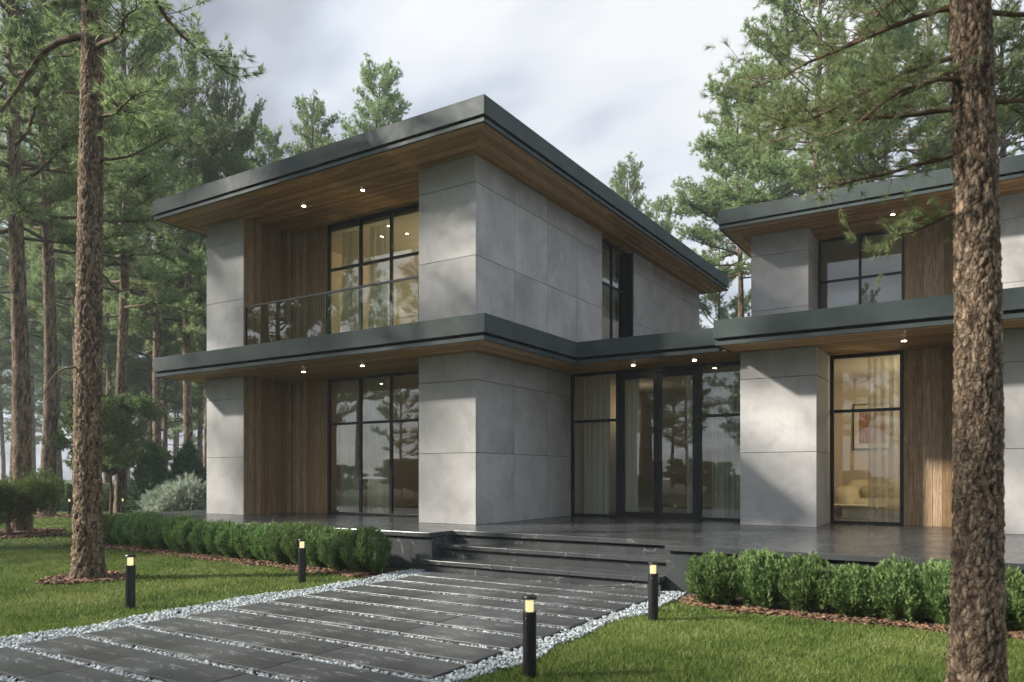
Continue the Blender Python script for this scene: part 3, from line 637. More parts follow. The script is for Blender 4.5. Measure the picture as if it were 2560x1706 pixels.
curtain(-11.85, -11.25, 12.72, .62, 3.62, 'cream pleated curtain behind the middle panes of the lower left window', seed=2)
curtain(-12.7, -12.05, 12.72, 4.06, 7.06, 'warm lit pleated curtain at the left side of the balcony window', seed=3)
curtain(-11.85, -11.3, 12.72, 4.06, 7.06, 'warm lit pleated curtain behind the middle panes of the balcony window', seed=4)
curtain(-10.4, -9.4, 12.72, 4.06, 7.06, 'warm lit pleated curtain at the right side of the balcony window', seed=9)
curtain(-7.55, -6.95, 14.95, .62, 3.62, 'grey pleated curtain in the sidelight left of the front door', seed=5)
curtain(-6.62, -6.25, 14.95, .62, 3.62, 'cream curtain behind the left leaf of the front door', seed=6)
curtain(-5.25, -5.0, 14.95, .62, 3.62, 'narrow cream curtain behind the right leaf of the front door', seed=7)
curtain(-4.75, -3.98, 14.95, .62, 3.62, 'cream pleated curtain in the sidelight right of the front door', seed=8)
curtain(-1.93, -1.36, 15.36, .62, 3.64, 'sheer pleated curtain half covering the living room window with the sofa', 'sheer', seed=10)

# living room furniture
pic = empty('framed_picture', (-2.25, 19.16, 2.6), 'framed abstract picture in rusty reds on the living room wall', 'picture', world=True)
px0, px1, pz0, pz1 = -2.72, -1.90, 2.08, 3.13
b = MB(); b.box(px0, px1, 19.15, 19.19, pz0, pz0 + .025); b.box(px0, px1, 19.15, 19.19, pz1 - .025, pz1); b.box(px0, px0 + .025, 19.15, 19.19, pz0 + .025, pz1 - .025); b.box(px1 - .025, px1, 19.15, 19.19, pz0 + .025, pz1 - .025); b.build('frame', MT['black'], pic)
b = MB(); b.box(px0 + .025, px1 - .025, 19.17, 19.185, pz0 + .025, pz1 - .025); b.build('mount', MT['mat'], pic)
b = MB(); b.box(px0 + .13, px1 - .13, 19.166, 19.1695, pz0 + .14, pz1 - .14); b.build('print', MT['print'], pic)
sofa = empty('sofa', (-2.3, 18.3, .6), 'round cream boucle sofa seen through the living room window', 'sofa', world=True)
def blob(b, cx, cy, cz, rx, ry, rz, p=2.6, nu=32, nv=18):
    def se(w, e): return math.copysign(abs(w) ** e, w)
    P = []
    for j in range(nv + 1):
        v = -math.pi / 2 + math.pi * j / nv; P.append([(cx + rx * se(math.cos(v), 2 / p) * se(math.cos(2 * math.pi * i / nu), 2 / p), cy + ry * se(math.cos(v), 2 / p) * se(math.sin(2 * math.pi * i / nu), 2 / p), cz + rz * se(math.sin(v), 2 / p)) for i in range(nu + 1)])
    b.grid(P)
b = MB(); blob(b, -1.75, 17.75, .80, 1.15, .60, .20, 3.2); b.build('seat', MT['sofa'], sofa, smooth=True)
def arc_tube(b, pts, r, n=16):
    P = []
    for i, p in enumerate(pts):
        a = np.array(pts[max(0, i - 1)]); c = np.array(pts[min(len(pts) - 1, i + 1)]); t = c - a; t /= np.linalg.norm(t); up = np.array([0, 0, 1.]); s = np.cross(t, up); s /= np.linalg.norm(s)
        e = 1 if 0 < i < len(pts) - 1 else .55
        P.append([tuple(np.array(p) + (s * math.cos(q) * r[0] + up * math.sin(q) * r[1]) * e) for q in [2 * math.pi * k / n for k in range(n + 1)]])
    b.grid(P)
b = MB(); arc_tube(b, [(-2.72, 18.0, 1.0), (-2.60, 18.3, 1.02), (-2.2, 18.48, 1.02), (-1.7, 18.52, 1.02), (-1.2, 18.48, 1.02), (-.8, 18.3, 1.0)], (.26, .37)); b.build('backrest', MT['sofa'], sofa, smooth=True)
b = MB(); blob(b, -2.66, 17.68, .93, .27, .64, .33, 2.5); b.build('arm', MT['sofa'], sofa, smooth=True)
pl = MB(); blob(pl, -2.15, 18.1, 1.14, .27, .09, .16, 2.6); tag(pl.build('cushion', MT['sofa'], None, smooth=True), 'small cream cushion leaning on the round sofa', 'cushion')
tb = MB(); tb.cyl(-2.3, 16.9, .61, .63, .35, 32); tb.cyl(-2.3, 16.9, .63, .86, .30, 32); tb.cyl(-2.3, 16.9, .86, .89, .5, 40)
tag(tb.build('coffee_table', MT['mat'], None, .004), 'low pale round coffee table in front of the cream sofa', 'table')

# ------------------------------------------------------------------ bollard lights
def bollard():
    o = empty('bollard_light', (0, 0, 0), 'x', 'bollard light', 'garden bollard lights')
    b = MB(); b.cyl(0, 0, -.02, .475, .052, 32); b.cyl(0, 0, .4751, .482, .055, 32); b.build('post', MT['black'], o, .002, True if False else False)
    b = MB(); b.cyl(0, 0, .482, .572, .030, 24); b.build('lamp_core', MT['bolglow'], o)
    b = MB()
    for k in range(6): b.cyl(0, 0, .49 + k * .0145, .4925 + k * .0145, .034, 24)
    b.build('louvre', MT['mat'], o)
    b = MB(); n = 32; P = [[(.050 * math.cos(2 * math.pi * i / n), .050 * math.sin(2 * math.pi * i / n), z) for i in range(n + 1)] for z in (.482, .573)]; b.grid(P); b.build('lamp_glass', MT['bolglass'], o, smooth=True)
    b = MB(); b.cyl(0, 0, .573, .588, .054, 32); b.cyl(0, 0, .5881, .6, .054, 32, .047); b.build('cap', MT['black'], o)
    b = MB(); b.cyl(.0, -.0535, .435, .439, .004, 10); b.build('screw', MT['mat'], o)
    return o
bo = bollard()
BOL = [((-2.912, 4.86), 'black bollard light with a glowing lantern on the right lawn edge nearest the camera'), ((-8.204, 4.941), 'black glowing bollard light on the left lawn between the big pine trunk and the path'),
       ((-8.133, 7.396), 'black glowing bollard light on the left lawn in front of the clipped hedge'), ((-2.955, 7.417), 'black glowing bollard light at the right foot of the steps'),
       ((-29.6, 15.41), 'small far bollard light by the thuja row left of the big pine trunk'), ((-28.47, 16.84), 'small far bollard light by the thuja row right of the young round tree stem')]
for i, (p, lab) in enumerate(BOL):
    o = bo if i == 0 else copy_tree(bo); o.location = (*p, 0); o['label'] = lab
    l = bpy.data.lights.new('bollard_lamp', 'POINT'); l.energy = 1.2; l.color = (1, .8, .5); l.shadow_soft_size = .03; lo = bpy.data.objects.new('bollard_lamp', l); COL.objects.link(lo); lo.location = (*p, .53)

# ------------------------------------------------------------------ garden wall at the back
wl = empty('garden_wall', (-32, 18.5, 0), 'low grey rubble stone wall at the far edge of the lawn', 'wall')
V, Fc = [], []; dx, dy = (-29.0 + 37.5), (22.0 - 14.4); Lw = math.hypot(dx, dy); ux, uy = dx / Lw, dy / Lw
mb = MB(); 
b = MB()
z = 0; rr = random.Random(3)
while z < 1.0:
    hh = rr.uniform(.16, .30); s = -1.5
    while s < Lw + 1:
        w = rr.uniform(.3, .85); q = rr.uniform(0, .05)
        pts = [(s + .01, -q), (s + w - .01, -q - rr.uniform(0, .02)), (s + w - .01, .4), (s + .01, .4)]
        P = [(-37.5 - (-32) + ux * a_ - uy * c_, 14.4 - 18.5 + uy * a_ + ux * c_) for a_, c_ in pts]
        b.prism(P, z + .008 + rr.uniform(0, .02), min(z + hh, 1.05) - .008); s += w
    z += hh
b.build('stonework', MT['rubble'], wl, .02)
b = MB(); P = [(-37.5 + 32 + ux * a_ - uy * c_, 14.4 - 18.5 + uy * a_ + ux * c_) for a_, c_ in ((-1.6, -.06), (Lw + 1, -.06), (Lw + 1, .46), (-1.6, .46))]; b.prism(P, 1.052, 1.11); b.build('coping', MT['rubble'], wl, .01)

# ------------------------------------------------------------------ vegetation generators
def nrm(a): return a / np.maximum(np.linalg.norm(a, axis=-1, keepdims=True), 1e-9)
def tufts(pos, dirs, r, n, size, width, spread=.8, back=.06):
    """needle tufts: n thin triangles fanning round each twig tip"""
    N = len(pos); D = nrm(dirs[:, None, :] + spread * nrm(r.standard_normal((N, n, 3)))); L = size * r.uniform(.6, 1.15, (N, n, 1))
    B = pos[:, None, :] - dirs[:, None, :] * r.uniform(0, back, (N, n, 1)); sd = nrm(np.cross(D, nrm(r.standard_normal((N, n, 3))))) * width
    V = np.stack([B - sd, B + sd, B + D * L], 2).reshape(-1, 3); return V
class Tubes:
    def __init__(s): s.v = []; s.f = []; s.n = 0
    def tube(s, pts, rad, n=6):
        pts = np.asarray(pts, float); k = len(pts); t = np.gradient(pts, axis=0); t = nrm(t); up = np.array([.13, .2, 1.]) if abs(t[0][2]) < .9 else np.array([1., .1, 0])
        a = nrm(np.cross(t, up)); b = np.cross(t, a); ang = np.arange(n) * 2 * np.pi / n
        V = pts[:, None] + np.asarray(rad)[:, None, None] * (a[:, None] * np.cos(ang)[None, :, None] + b[:, None] * np.sin(ang)[None, :, None])
        i = np.arange(k - 1)[:, None] * n; j = np.arange(n)[None]; j2 = (j + 1) % n
        s.f.append(np.stack([i + j, i + j2, i + n + j2, i + n + j], -1).reshape(-1, 4) + s.n); s.v.append(V.reshape(-1, 3)); s.n += k * n
    def mesh(s, name, mat): return mesh_np(name, np.concatenate(s.v), np.concatenate(s.f), mat, True)
def trunk_mesh(H, r0, seg, ring_n, lean, r, ztop=None, disp=.012, name='trunk', k=9.0):
    ztop = ztop or H; zs = np.linspace(-.15, ztop, seg + 1); ph = r.uniform(0, 6, 4); V = np.zeros((seg + 1, ring_n, 3)); A = np.zeros((seg + 1, ring_n))
    axis = []
    for i, z in enumerate(zs):
        h = max(z, 0) / H; rad = r0 * (1 - .80 * h ** 1.15) * (1 + .28 * math.exp(-max(z, 0) * 3.2)) * (1.0 if h < .98 else .5)
        ax = lean[0] * z + .09 * math.sin(z * .32 + ph[0]) * min(1, z / 4 + .1) * r0 / .2; ay = lean[1] * z + .09 * math.sin(z * .29 + ph[1]) * r0 / .2 * min(1, z / 4 + .1); axis.append((ax, ay, z, rad))
        for j in range(ring_n):
            a = 2 * math.pi * j / ring_n; cx, cy = math.cos(a), math.sin(a)
            if disp:
                q = Vector((cx * r0, cy * r0, z)) * k; w = mnoise.noise_vector(q * .55) * .8
                f1 = abs(mnoise.noise(Vector((q.x * 1.1, q.y * 1.1, q.z * .22)) + w)); f2 = abs(mnoise.noise(Vector((q.x * .8 + 7, q.y * .8, q.z * .75)) + w * 1.2)); d3, _ = mnoise.voronoi(Vector((q.x * 1.5, q.y * 1.5, q.z * 1.0)) + w)
                cr = min(1, f1 * 4.5) * min(1, .35 + f2 * 3.2); fl = min(1, (d3[1] - d3[0]) * 3.5); pl = cr * (.45 + .55 * fl)
                dd = disp * (cr - .6) + disp * .45 * (fl - .5) + disp * .5 * mnoise.noise(q * .6) + disp * .3 * mnoise.noise(q * 3.3) + disp * .22 * mnoise.noise(q * 7); A[i, j] = pl
            else: dd = 0; A[i, j] = 1
            rr_ = rad * (1 + .05 * math.sin(2 * a + ph[2])) + dd * (rad / r0) ** .5; V[i, j] = (ax + cx * rr_, ay + cy * rr_, z)
    i = np.arange(seg)[:, None] * ring_n; j = np.arange(ring_n)[None]; j2 = (j + 1) % ring_n
    F = np.stack([i + j, i + j2, i + ring_n + j2, i + ring_n + j], -1).reshape(-1, 4)
    return mesh_np(name, V.reshape(-1, 3), F, MT['bark'], True, A.ravel()), axis
def axis_at(axis, z):
    i = min(len(axis) - 2, max(0, int(np.searchsorted([a[2] for a in axis], z)) - 1)); a, b = np.array(axis[i]), np.array(axis[i + 1]); t = (z - a[2]) / max(b[2] - a[2], 1e-6); return a + (b - a) * t
def limb(T_, pos, dirs, base, az, el, L, r, rad, den=1.0, droop=.0, twig_r=.006, twig_n=8, side=1.0, sub=.13, start=.3):
    """one bough: a wavering polyline, side twigs, twiglets and the places where needle tufts sit"""
    n = 9; p = np.array(base, float); d = np.array([math.cos(az) * math.cos(el), math.sin(az) * math.cos(el), math.sin(el)]); pts = [p.copy()]
    for i in range(n):
        t = i / n; d = d + np.array([r.normal(0, .13), r.normal(0, .13), r.normal(0, .07) - droop * .10 * (1 - t) + .10 * t]); d /= np.linalg.norm(d); p = p + d * L / n; pts.append(p.copy())
    pts = np.array(pts); T_.tube(pts, np.linspace(rad, rad * .22, n + 1), 6)
    m = int(L * twig_n * den)
    for q in range(m):
        t = start + (1 - start) * (q + r.uniform(0, 1)) / m; t = min(t, .999); i = int(t * n); b = pts[i] + (pts[min(i + 1, n)] - pts[i]) * (t * n - i); tg = nrm(pts[min(i + 1, n)] - pts[max(i - 1, 0)])
        sg = 1 if q % 2 else -1; a = r.uniform(.25, 1.25) * sg; c, s_ = math.cos(a), math.sin(a)
        td = np.array([tg[0] * c - tg[1] * s_, tg[0] * s_ + tg[1] * c, tg[2] + r.uniform(-.12, .5)]); td /= np.linalg.norm(td)
        tl = side * L * r.uniform(.15, .33) * (1.15 - .7 * abs(t - .55)); k = 4; tp = [b]; dd = td.copy()
        for _ in range(k): dd = nrm(dd + np.array([r.normal(0, .26), r.normal(0, .26), r.normal(.06, .2)])); tp.append(tp[-1] + dd * tl / k)
        tp = np.array(tp); T_.tube(tp, [twig_r * 1.6, twig_r * 1.2, twig_r * .9, twig_r * .7, twig_r * .4], 3)
        ns = max(2, int(tl / sub))
        for w in range(ns):
            u = (w + .6) / ns * k; i = min(int(u), k - 1); bb = tp[i] + (tp[i + 1] - tp[i]) * (u - i); g = nrm(tp[i + 1] - tp[i]); sd = nrm(.55 * g + 1.0 * r.standard_normal(3) * np.array([1, 1, .7]) + np.array([0, 0, .5])); l2 = r.uniform(.07, .27) * side
            pos.append(bb + sd * l2); dirs.append(sd)
            if r.random() < .5: pos.append(bb + sd * l2 * .3); dirs.append(nrm(sd + .5 * r.standard_normal(3)))
        pos.append(tp[-1]); dirs.append(dd)
    pos.append(pts[-1]); dirs.append(d); return pts
def pine(seed, H, r0, cb, Lmax, nb, needles=14, size=.15, width=.0075, seg=120, ring_n=20, disp=.012, lean=(0, 0), dead=6, den=1.0, limbs=None, ztop=None, label='pine', group=None, k=9.0, sub=.13, twig_n=8, bel=.02, drp=.45, bst=.42):
    r = np.random.default_rng(seed); tm, axis = trunk_mesh(H, r0, seg, ring_n, lean, r, ztop, disp, k=k)
    T_ = Tubes(); pos, dirs = [], []
    for i in range(nb):
        h = (i + r.uniform(0, 1)) / nb; z = cb + (H - cb) * h ** .92; ax = axis_at(axis, min(z, axis[-1][2])); L = Lmax * (.62 + .38 * math.sin(math.pi * min(1, h * 1.15 + .12))) * (1 - .38 * h ** 4) * r.uniform(.55, 1.12)
        if z > axis[-1][2]: ax = np.array([lean[0] * z, lean[1] * z, z, .05])
        el = bel + .8 * h + r.normal(0, .16); limb(T_, pos, dirs, (ax[0], ax[1], z), i * 2.39996 + r.uniform(-.5, .5), el, L, r, max(.02, min(ax[3] * .45, .018 + L * .017)), den, drp - h, sub=sub, twig_n=twig_n, start=bst)
    for q in range(dead):
        z = cb * r.uniform(.3, 1); ax = axis_at(axis, z); L = r.uniform(.7, 1.8); pp, dd = [], []; n = 7; p = np.array([ax[0], ax[1], z]); az = r.uniform(0, 6.28); d = np.array([math.cos(az), math.sin(az), .15]); pts = [p.copy()]
        for _ in range(n): d = nrm(d + r.normal(0, .2, 3) - np.array([0, 0, .08])); p = p + d * L / n; pts.append(p.copy())
        T_.tube(pts, np.linspace(.022, .005, n + 1), 5)
    for (z, az, el, L, rad, kk) in (limbs or []):
        ax = axis_at(axis, z); limb(T_, pos, dirs, (ax[0], ax[1], z), az, el, L, r, rad, den, **kk)
    o = empty('pine_tree', (0, 0, 0), label, 'pine tree', group)
    link('trunk', tm, o); link('branches', T_.mesh('branches', MT['branch']), o)
    pos, dirs = np.array(pos), nrm(np.array(dirs)); V = tufts(pos, dirs, r, needles, size, width)
    link('crown', mesh_np('crown', V, np.arange(len(V)).reshape(-1, 3), MT['needle']), o); print('pine', label[:30], len(pos), len(V) // 3)
    return o
GF = 'pines of the forest around the house'
pA = pine(1, 22, .185, 7.6, 2.9, 62, 18, .15, .006, 620, 72, .024, (.0, .0), 3, 1.1, k=19.0, limbs=[(7.9, 3.6, .35, 2.6, .06, dict(droop=3.2)), (6.7, .2, .0, 1.4, .03, {}), (6.1, .9, .1, 1.2, .025, {}), (6.5, 2.6, -.1, 2.0, .035, {}), (7.1, 2.0, .1, 2.2, .035, {})], ztop=17, label='tall pine with furrowed brown trunk standing on the left lawn in a mulch ring')
pA.location = (*TREE_A, 0)
def azp(dx_img, toward):  # azimuth of a bough that runs right (+) or left (-) in the picture and toward (+) the camera
    v = RT * dx_img - FW * toward; return math.atan2(v[1], v[0])
pR = pine(2, 13, .150, 6.0, 2.4, 26, 34, .068, .0019, 700, 90, .015, (-.008, .004), 0, 1.0, k=21.0, sub=.034, twig_n=10, ztop=12,
    limbs=[(z_, azp(dx_, tw_), el_, L_, .010 + .007 * L_, dict(droop=dr_, start=.12, twig_n=24, twig_r=.003)) for z_, dx_, tw_, el_, L_, dr_ in (
        (3.80, -1, -.5, .10, 1.25, 1.0), (3.55, -1, -.3, -.15, 1.0, .6), (3.95, -1, .2, .25, 1.2, 1.6), (4.15, -1, -.2, .05, 1.35, 1.4), (4.05, -1, -1.0, .15, 1.3, 1.0), (4.45, -1, -.8, .2, 1.5, 1.0), (4.7, -1, .4, .15, 1.4, 1.2), (4.6, -1, -.1, .2, 1.3, .8),
        (3.85, 1, -.2, .12, 1.2, .5), (4.4, 1, .3, .2, 1.3, .8), (4.25, .6, -1, .2, 1.3, .8), (4.0, .8, -.6, .1, 1.2, .8), (3.2, -1, -.5, -.3, .62, .3), (4.9, -.3, -1, .2, 1.5, 1.0), (5.1, -1, -.5, .2, 1.6, 1.0))],
    label='pine with thick rough trunk in the right foreground, low boughs before the roof')
pR.location = (*TREE_R, 0)
v1 = pine(11, 22, .24, 9.5, 3.9, 66, 15, .20, .011, 150, 26, .022, (.006, .0), 7, 1.0, label='x', group=GF)
v2 = pine(12, 20, .22, 7.0, 3.6, 68, 15, .20, .011, 150, 26, .022, (-.008, .004), 6, 1.0, label='x', group=GF)
v3 = pine(13, 17, .19, 4.2, 3.4, 58, 14, .21, .012, 100, 18, .018, (.004, .006), 3, .95, label='x', group=GF)
v4 = pine(14, 23, .22, 12.0, 4.4, 66, 16, .20, .011, 130, 22, .022, (.0, .008), 12, 1.1, label='x', group=GF)
v5 = pine(15, 22, .23, 12.5, 3.9, 78, 16, .20, .011, 130, 22, .022, (.004, .004), 6, 1.15, label='x', group=GF, bst=.35)
used = set()
def put(v, xy, s=1.0, rz=0.0, label='', sz=None):
    o = v if v.name not in used else copy_tree(v)
    if o is v: used.add(v.name)
    o.location = (xy[0], xy[1], 0); o.rotation_euler = (0, 0, rz); o.scale = (s, s, sz or s); o['label'] = label; return o
# trunks one can tell apart on the left
put(v2, (-21.71, 10.05), .98, 1.0, 'furrowed dark pine near the left edge of the photo, rising behind the low bushy pine', 1.1)
put(v1, (-28.6, 14.09), 1.0, 2.2, 'furrowed dark pine just right of the leftmost big trunk, slightly leaning')
put(v2, (-29.12, 17.16), .98, 4.0, 'dark pine trunk seen right above the round young tree', 1.1)
put(v2, (-35.35, 22.74), 1.0, 3.0, 'sunlit brown pine behind the stone wall, left of the two trunks beside the house', 1.12)
put(v1, (-34.11, 23.52), 1.02, .3, 'sunlit brown pine behind the stone wall nearest to the house corner', .98)
put(v3, (-36.3, 26.2), .8, .9, 'slim pale pine between the two brown trunks behind the wall', 1.2)
put(v4, (-32.9, 25.0), .55, .9, 'slender pine half hidden beside the left edge of the house', .95)
put(v3, at(376, 44), .9, 2.0, 'slim grey pine just left of the sunlit pair behind the wall', 1.25)
put(v1, at(148, 46), 1.0, 5.0, 'hazy pine in the mist between the leftmost trunks and the big lawn pine')
put(v1, at(188, 41), .8, 1.2, 'pinkish pine trunk half hidden behind the big lawn pine', 1.05)
put(v4, at(268, 43), .8, 1.2, 'thin pale pine trunk just left of the dark trunk above the round tree')
# behind the house
put(v5, at(950, 41), .92, .3, 'pine crown rising highest over the middle of the left roof edge', 1.02)
put(v5, at(782, 43), .8, 1.3, 'slimmer pine crown over the left roof edge, second from the tallest', .98)
put(v5, at(672, 44), .7, 2.3, 'small round pine crown just above the left end of the roof', .93)
put(v5, at(862, 47), .8, 4.3, 'low pine tip peeping over the roof between the two taller crowns', .94)
put(v5, at(1568, 46), .75, 3.3, 'small pine crown above the sloping side eave of the left wing', .88)
put(v3, at(1640, 50), .9, 4.3, 'lower pine tip beside the side eave of the left wing', 1.12)
put(v5, at(1845, 37), .95, 5.0, 'pale pine with forked brown limbs standing in the gap between the two wings', .87)
put(v3, at(1800, 45), .95, 1.1, 'bushy lower pine filling the gap between the two wings', .9)
put(v4, at(2032, 28), .92, 4.7, 'large pine behind the right wing, its straight trunk rising over the right roof', .92)
put(v2, at(2190, 32), 1.1, .7, 'broad pine behind the right roof, left of the foreground trunk', 1.08)
put(v1, at(2330, 34), 1.1, 1.7, 'dense pine behind the right roof and the foreground trunk')
put(v2, at(2500, 33), 1.05, 2.7, 'dense pine above the right roof at the right edge of the photo', 1.1)
put(v3, at(2120, 44), 1.1, 2.7, 'bushy pine low behind the right roof', 1.1)
# the farther forest
FAR = 'tall misty pine among the trees of the far forest'
r0 = random.Random(8); n_far = 0
vs = [v1, v2, v3, v3, v2]
for dep, step in ((46, 190), (58, 120), (74, 95), (92, 75)):
    px = -180
    while px < 640:
        x, y = at(px + r0.uniform(-30, 30), dep * r0.uniform(.94, 1.06))
        if not (x > -31 and y > 13 and dep < 45):
            o = put(r0.choice(vs), (x, y), r0.uniform(.85, 1.15), r0.uniform(0, 6), FAR, r0.uniform(.9, 1.15)); o['group'] = 'pines of the far misty forest'; n_far += 1
        px += step * r0.uniform(.8, 1.2)
# crowns overhead at the far left and trees behind and beside the viewer (seen in the window glass, and they dapple the light)
OFF = 'pine standing outside the frame, seen only as a reflection in the window glass'
for (x, y, s, v) in ((-27, 0, 1.0, v4), (-35, 3, 1.0, v4), (-17, -12, 1.05, v1), (3, -13, .9, v3), (-3, -46, 1.12, v3), (-7, -50, .95, v3), (-11, -47, 1.1, v3), (8, -9, 1.0, v2), (12, -2, 1.0, v3), (-14, -22, 1.0, v3), (6, -24, 1.1, v2), (-22, -25, 1.1, v3), (-30, -18, 1.1, v3), (10, -20, 1.1, v3), (-26, -33, 1.2, v3)) + tuple((x_ + r0.uniform(-2, 2), y_ + r0.uniform(-2, 2), r0.uniform(.8, 1.1), v_) for x_, y_, v_ in ((-37, -11, v2), (-42, -17, v3), (-36, -19, v1), (-47, -12, v3), (-48, -24, v2), (-41, -29, v3), (-54, -18, v3), (-33, -27, v3), (-36, -37, v3), (-28, -34, v2), (-24, -42, v3), (-18, -40, v3), (-52, -36, v3), (-60, -28, v3), (-44, -42, v3), (-30, -50, v3), (-15, -52, v3), (-66, -18, v3))):
    o = put(v, (x, y), s, r0.uniform(0, 6), OFF, s * r0.uniform(.95, 1.1)); o['group'] = 'pines behind the viewer'

# bushes of flat sprays
def sprays(pos, dirs, r, size, width, leaf=9, flat=.9):
    """flat feathery sprays: leaflets alternating along a short axis"""
    N = len(pos); d = nrm(dirs); sd = nrm(np.cross(d, nrm(r.standard_normal((N, 3))))); L = size * r.uniform(.6, 1.3, (N, 1)); out_ = []
    for i in range(leaf):
        t = (i + .5) / leaf; sg = 1 if i % 2 else -1; b = pos + d * L * t * .8; dirn = nrm(d * .9 + sd * sg * flat + .25 * r.standard_normal((N, 3))) if i < leaf - 1 else d
        l = L * (.55 - .25 * t); w = nrm(np.cross(dirn, nrm(np.cross(d, sd) + .3 * r.standard_normal((N, 3))))) * width; out_.append(np.stack([b - w, b + w, b + dirn * l], 1))
    return np.concatenate(out_, 1).reshape(-1, 3)
def bush(name, seed, n, rx, rz, mat, size, width, label, cat, group=None, shape='globe', stem=True, up=.9, leaf=9):
    r = np.random.default_rng(seed); u = nrm(r.standard_normal((n, 3))); rad = r.uniform(.2, 1, n) ** .33; az = np.arctan2(u[:, 1], u[:, 0]); ph = r.uniform(0, 6, 5)
    lob = 1 + .10 * np.sin(az * 5 + ph[0] + u[:, 2] * 2) + .08 * np.sin(az * 9 + ph[1]) + .07 * np.sin(u[:, 2] * 7 + az * 2 + ph[2])
    if shape == 'globe': P = u * rad[:, None] * lob[:, None] * np.array([rx, rx, rz / 2]); P[:, 2] += rz * .5; s = np.clip(P[:, 2] / (rz * .35), .45, 1); P[:, :2] *= (.72 + .28 * s)[:, None]
    elif shape == 'cone': z = r.uniform(0, 1, n) ** 1.3; R_ = rx * (1 - z) ** .7 * np.clip(z * 8, .5, 1) * r.uniform(.35, 1, n) ** .5 * (1 + .15 * np.sin(az * 5 + z * 9)); P = np.stack([np.cos(az) * R_, np.sin(az) * R_, z * rz], 1)
    elif shape == 'column': z = r.uniform(0.02, 1, n); R_ = rx * np.sqrt(np.clip(1 - (2 * z - 1) ** 4, .02, 1)) * r.uniform(.4, 1, n) ** .5 * (1 - .35 * z); P = np.stack([np.cos(az) * R_, np.sin(az) * R_, z * rz], 1)
    elif shape == 'mound': P = u * rad[:, None] * lob[:, None] * np.array([rx, rx, rz]); P[:, 2] = np.abs(P[:, 2])
    D = nrm(P - np.array([0, 0, rz * .2])) + np.array([0, 0, up]) + .35 * r.standard_normal((n, 3))
    if shape == 'mound': D = nrm(P * np.array([1, 1, .6])) * 1.2 + np.array([0, 0, .1]) + .3 * r.standard_normal((n, 3))
    V = sprays(P, D, r, size, width, leaf); o = empty(name, (0, 0, 0), label, cat, group)
    link('foliage', mesh_np('foliage', V, np.arange(len(V)).reshape(-1, 3), mat), o)
    T_ = Tubes()
    for k in range(7):
        a = r.uniform(0, 6.28); q = r.uniform(.2, .6) * rx; T_.tube([(0, 0, -.02), (q * .3 * math.cos(a), q * .3 * math.sin(a), rz * .25), (q * math.cos(a), q * math.sin(a), rz * .7)], [.02, .014, .006], 5)
    link('stems', T_.mesh('stems', MT['branch']), o); return o
h1 = bush('clipped_shrub', 21, 5200, .33, .62, MT['thuja'], .07, .0055, 'x', 'shrub'); h2 = bush('clipped_shrub', 22, 5200, .34, .60, MT['thuja'], .07, .0055, 'x', 'shrub'); h3 = bush('clipped_shrub', 23, 5200, .32, .64, MT['thuja'], .07, .0055, 'x', 'shrub')
seen = set()
def putb(v, x, y, s, rz, label, group, sz=1):
    o = copy_tree(v) if v.name in seen else v; seen.add(v.name); o.location = (x, y, 0); o.rotation_euler = (0, 0, rz); o.scale = (s, s, s * sz); o['label'] = label; o['group'] = group
N_ = ['first', 'second', 'third', 'fourth', 'fifth', 'sixth', 'seventh', 'eighth', 'ninth', 'tenth', 'eleventh', 'twelfth', 'thirteenth', 'fourteenth', 'fifteenth', 'sixteenth', 'seventeenth', 'eighteenth', 'nineteenth']
hs = [h1, h2, h3]
nl = 19
for i in range(nl):
    x = -8.05 - i * .475 + r0.uniform(-.04, .04); putb(hs[i % 3], x, mulL(x) + .42 + r0.uniform(-.04, .04), r0.uniform(.92, 1.06), r0.uniform(0, 6), f'{N_[i]} clipped green shrub from the steps in the left terrace hedge', 'clipped shrubs of the left hedge', r0.uniform(.94, 1.04))
for i, x in enumerate((-2.68, -2.16, -1.69, -1.24, -.80, -.36, .12, .62, 1.12)):
    putb(hs[(i + 1) % 3], x, 8.66 + r0.uniform(-.02, .02), (1.0 + (.04 if i == 0 else 0)) * r0.uniform(.86, .95), r0.uniform(0, 6), f'{N_[i]} round clipped green shrub from the steps in the right terrace row', 'clipped shrubs of the right row', r0.uniform(.94, 1.04))
# far left garden plants
c1 = bush('column_thuja', 31, 1100, .24, .95, MT['thuja'], .14, .016, 'x', 'shrub', shape='column', leaf=7)
for i in range(17):
    t = i / 16; x = -34.8 + t * 6.4 + r0.uniform(-.05, .05); y = 14.7 + t * 5.6; putb(c1, x, y, r0.uniform(.85, 1.1), r0.uniform(0, 6), 'small dark column thuja in the row before the stone wall', 'thuja row before the stone wall')
b = bush('round_conifer', 32, 3000, .75, 2.6, MT['darkcon'], .2, .018, 'dark conical conifer right of the round young tree', 'conifer', shape='cone', leaf=9); b.location = (-25.9, 16.4, 0); b.scale = (1.25, 1.25, .95)
bush_far = b
b = bush('round_conifer', 33, 3000, .85, 2.5, MT['darkcon'], .2, .018, 'dark conical conifer behind the silvery shrub beside the house', 'conifer', shape='cone', leaf=9); b.location = (-26.9, 18.6, 0); b.scale = (1.3, 1.3, 1.05)
b = bush('silvery_shrub', 34, 3600, 1.35, 1.2, MT['pale'], .24, .016, 'pale silvery green spreading shrub against the left side of the house', 'shrub', shape='mound', leaf=9); b.location = (-24.2, 16.6, 0)
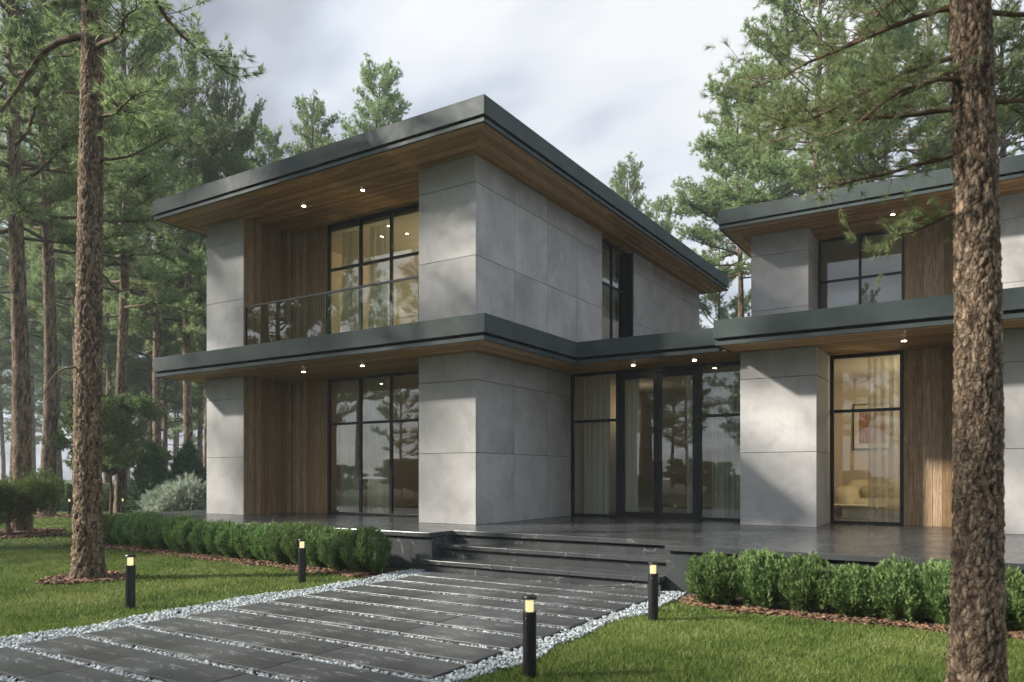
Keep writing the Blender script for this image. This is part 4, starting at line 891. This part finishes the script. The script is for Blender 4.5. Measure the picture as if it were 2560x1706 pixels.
# low bushy pine at the left edge
def puff(name, seed, loc, label, cat, mat, blobs, n, size, width, nn, stem=None, spread=.9):
    r = np.random.default_rng(seed); pos, dr = [], []
    for (x, y, z, rx, rz) in blobs:
        k = int(n * rx * rx / .25); u = nrm(r.standard_normal((k, 3))); q = u * (r.uniform(.2, 1, k) ** .4)[:, None] * np.array([rx, rx, rz]) * (1 + .15 * np.sin(np.arctan2(u[:, 1], u[:, 0]) * 4 + x * 9))[:, None]
        pos.append(q + np.array([x, y, z])); dr.append(nrm(u + np.array([0, 0, .5]) + .4 * r.standard_normal((k, 3))))
    pos, dr = np.concatenate(pos), np.concatenate(dr); V = tufts(pos, dr, r, nn, size, width, spread); o = empty(name, (*loc, 0), label, cat)
    link('crown', mesh_np('crown', V, np.arange(len(V)).reshape(-1, 3), mat), o); T_ = Tubes()
    top = max(q[2] for q in blobs); b0 = (0, 0, stem or .3)
    T_.tube([(0, 0, -.05), (.01, .02, (stem or .3) * .5), b0], [.06, .05, .045], 8)
    for (x, y, z, rx, rz) in blobs: T_.tube([b0, (x * .4, y * .4, b0[2] + (z - b0[2]) * .6), (x, y, z)], [.035, .022, .01], 5)
    link('trunk', T_.mesh('trunk', MT['branch']), o); return o
rb = random.Random(4)
puff('bushy_pine', 41, (-20.6, 9.25), 'low bushy pine at the left edge of the photo', 'shrub', MT['mugo'], [(rb.uniform(-.9, .9), rb.uniform(-.8, .8), rb.uniform(.45, 1.35), rb.uniform(.28, .5), rb.uniform(.22, .38)) for _ in range(26)], 260, .13, .006, 12, .3, .8)
bl = []
for _ in range(92):
    z = rb.uniform(1.9, 4.3); a = rb.uniform(0, 6.28); q = 2.0 * math.sqrt(max(.05, 1 - ((z - 2.7) / 1.9) ** 2)) * rb.uniform(.3, 1); bl.append((q * math.cos(a), q * math.sin(a), z, rb.uniform(.3, .5), rb.uniform(.22, .36)))
young = puff('young_tree', 42, (-27.99, 16.09), 'young round-crowned tree on a thin straight stem behind the big lawn pine', 'tree', MT['broad'], bl, 150, .085, .022, 9, 1.45, 1.6)

for i, (x, y, s_) in enumerate(((-20, -1.5, .7), (-24, -4, .8), (-26, -8, .9), (-14.5, -5, .6), (-17.5, -8, .8), (-11, -7.5, .6), (-13, -12, .9), (-8, -10, .6), (-6, -13, .7), (-30, -10, 1.0), (-21, -13, 1.0), (-4.5, -8, .55), (-27.5, -2.5, .8), (-16, -16, 1.0), (-10, -18, 1.0), (-33, -6, 1.0))):
    o = copy_tree(young); o.location = (x, y, 0); o.rotation_euler = (0, 0, i * 1.3); o.scale = (s_ * .75, s_ * .75, s_ * .55); o['label'] = 'round shrub outside the frame, seen only as a reflection in the window glass'; o['group'] = 'shrubs behind the viewer'
# ------------------------------------------------------------------ haze
hz = MB(); hz.box(-245, 195, -195, 245, -1.05, 27.5)
hm = bpy.data.materials.new('haze_air'); hm.use_nodes = True; t = hm.node_tree; t.nodes.clear(); o_ = t.nodes.new('ShaderNodeOutputMaterial'); pv = t.nodes.new('ShaderNodeVolumePrincipled')
pv.inputs['Color'].default_value = (.80, .90, .93, 1); pv.inputs['Density'].default_value = .0013; pv.inputs['Anisotropy'].default_value = .2; t.links.new(pv.outputs[0], o_.inputs['Volume'])
ho = hz.build('haze', hm, None); ho['kind'] = 'stuff'; ho['label'] = 'thin pale morning mist between the trees'
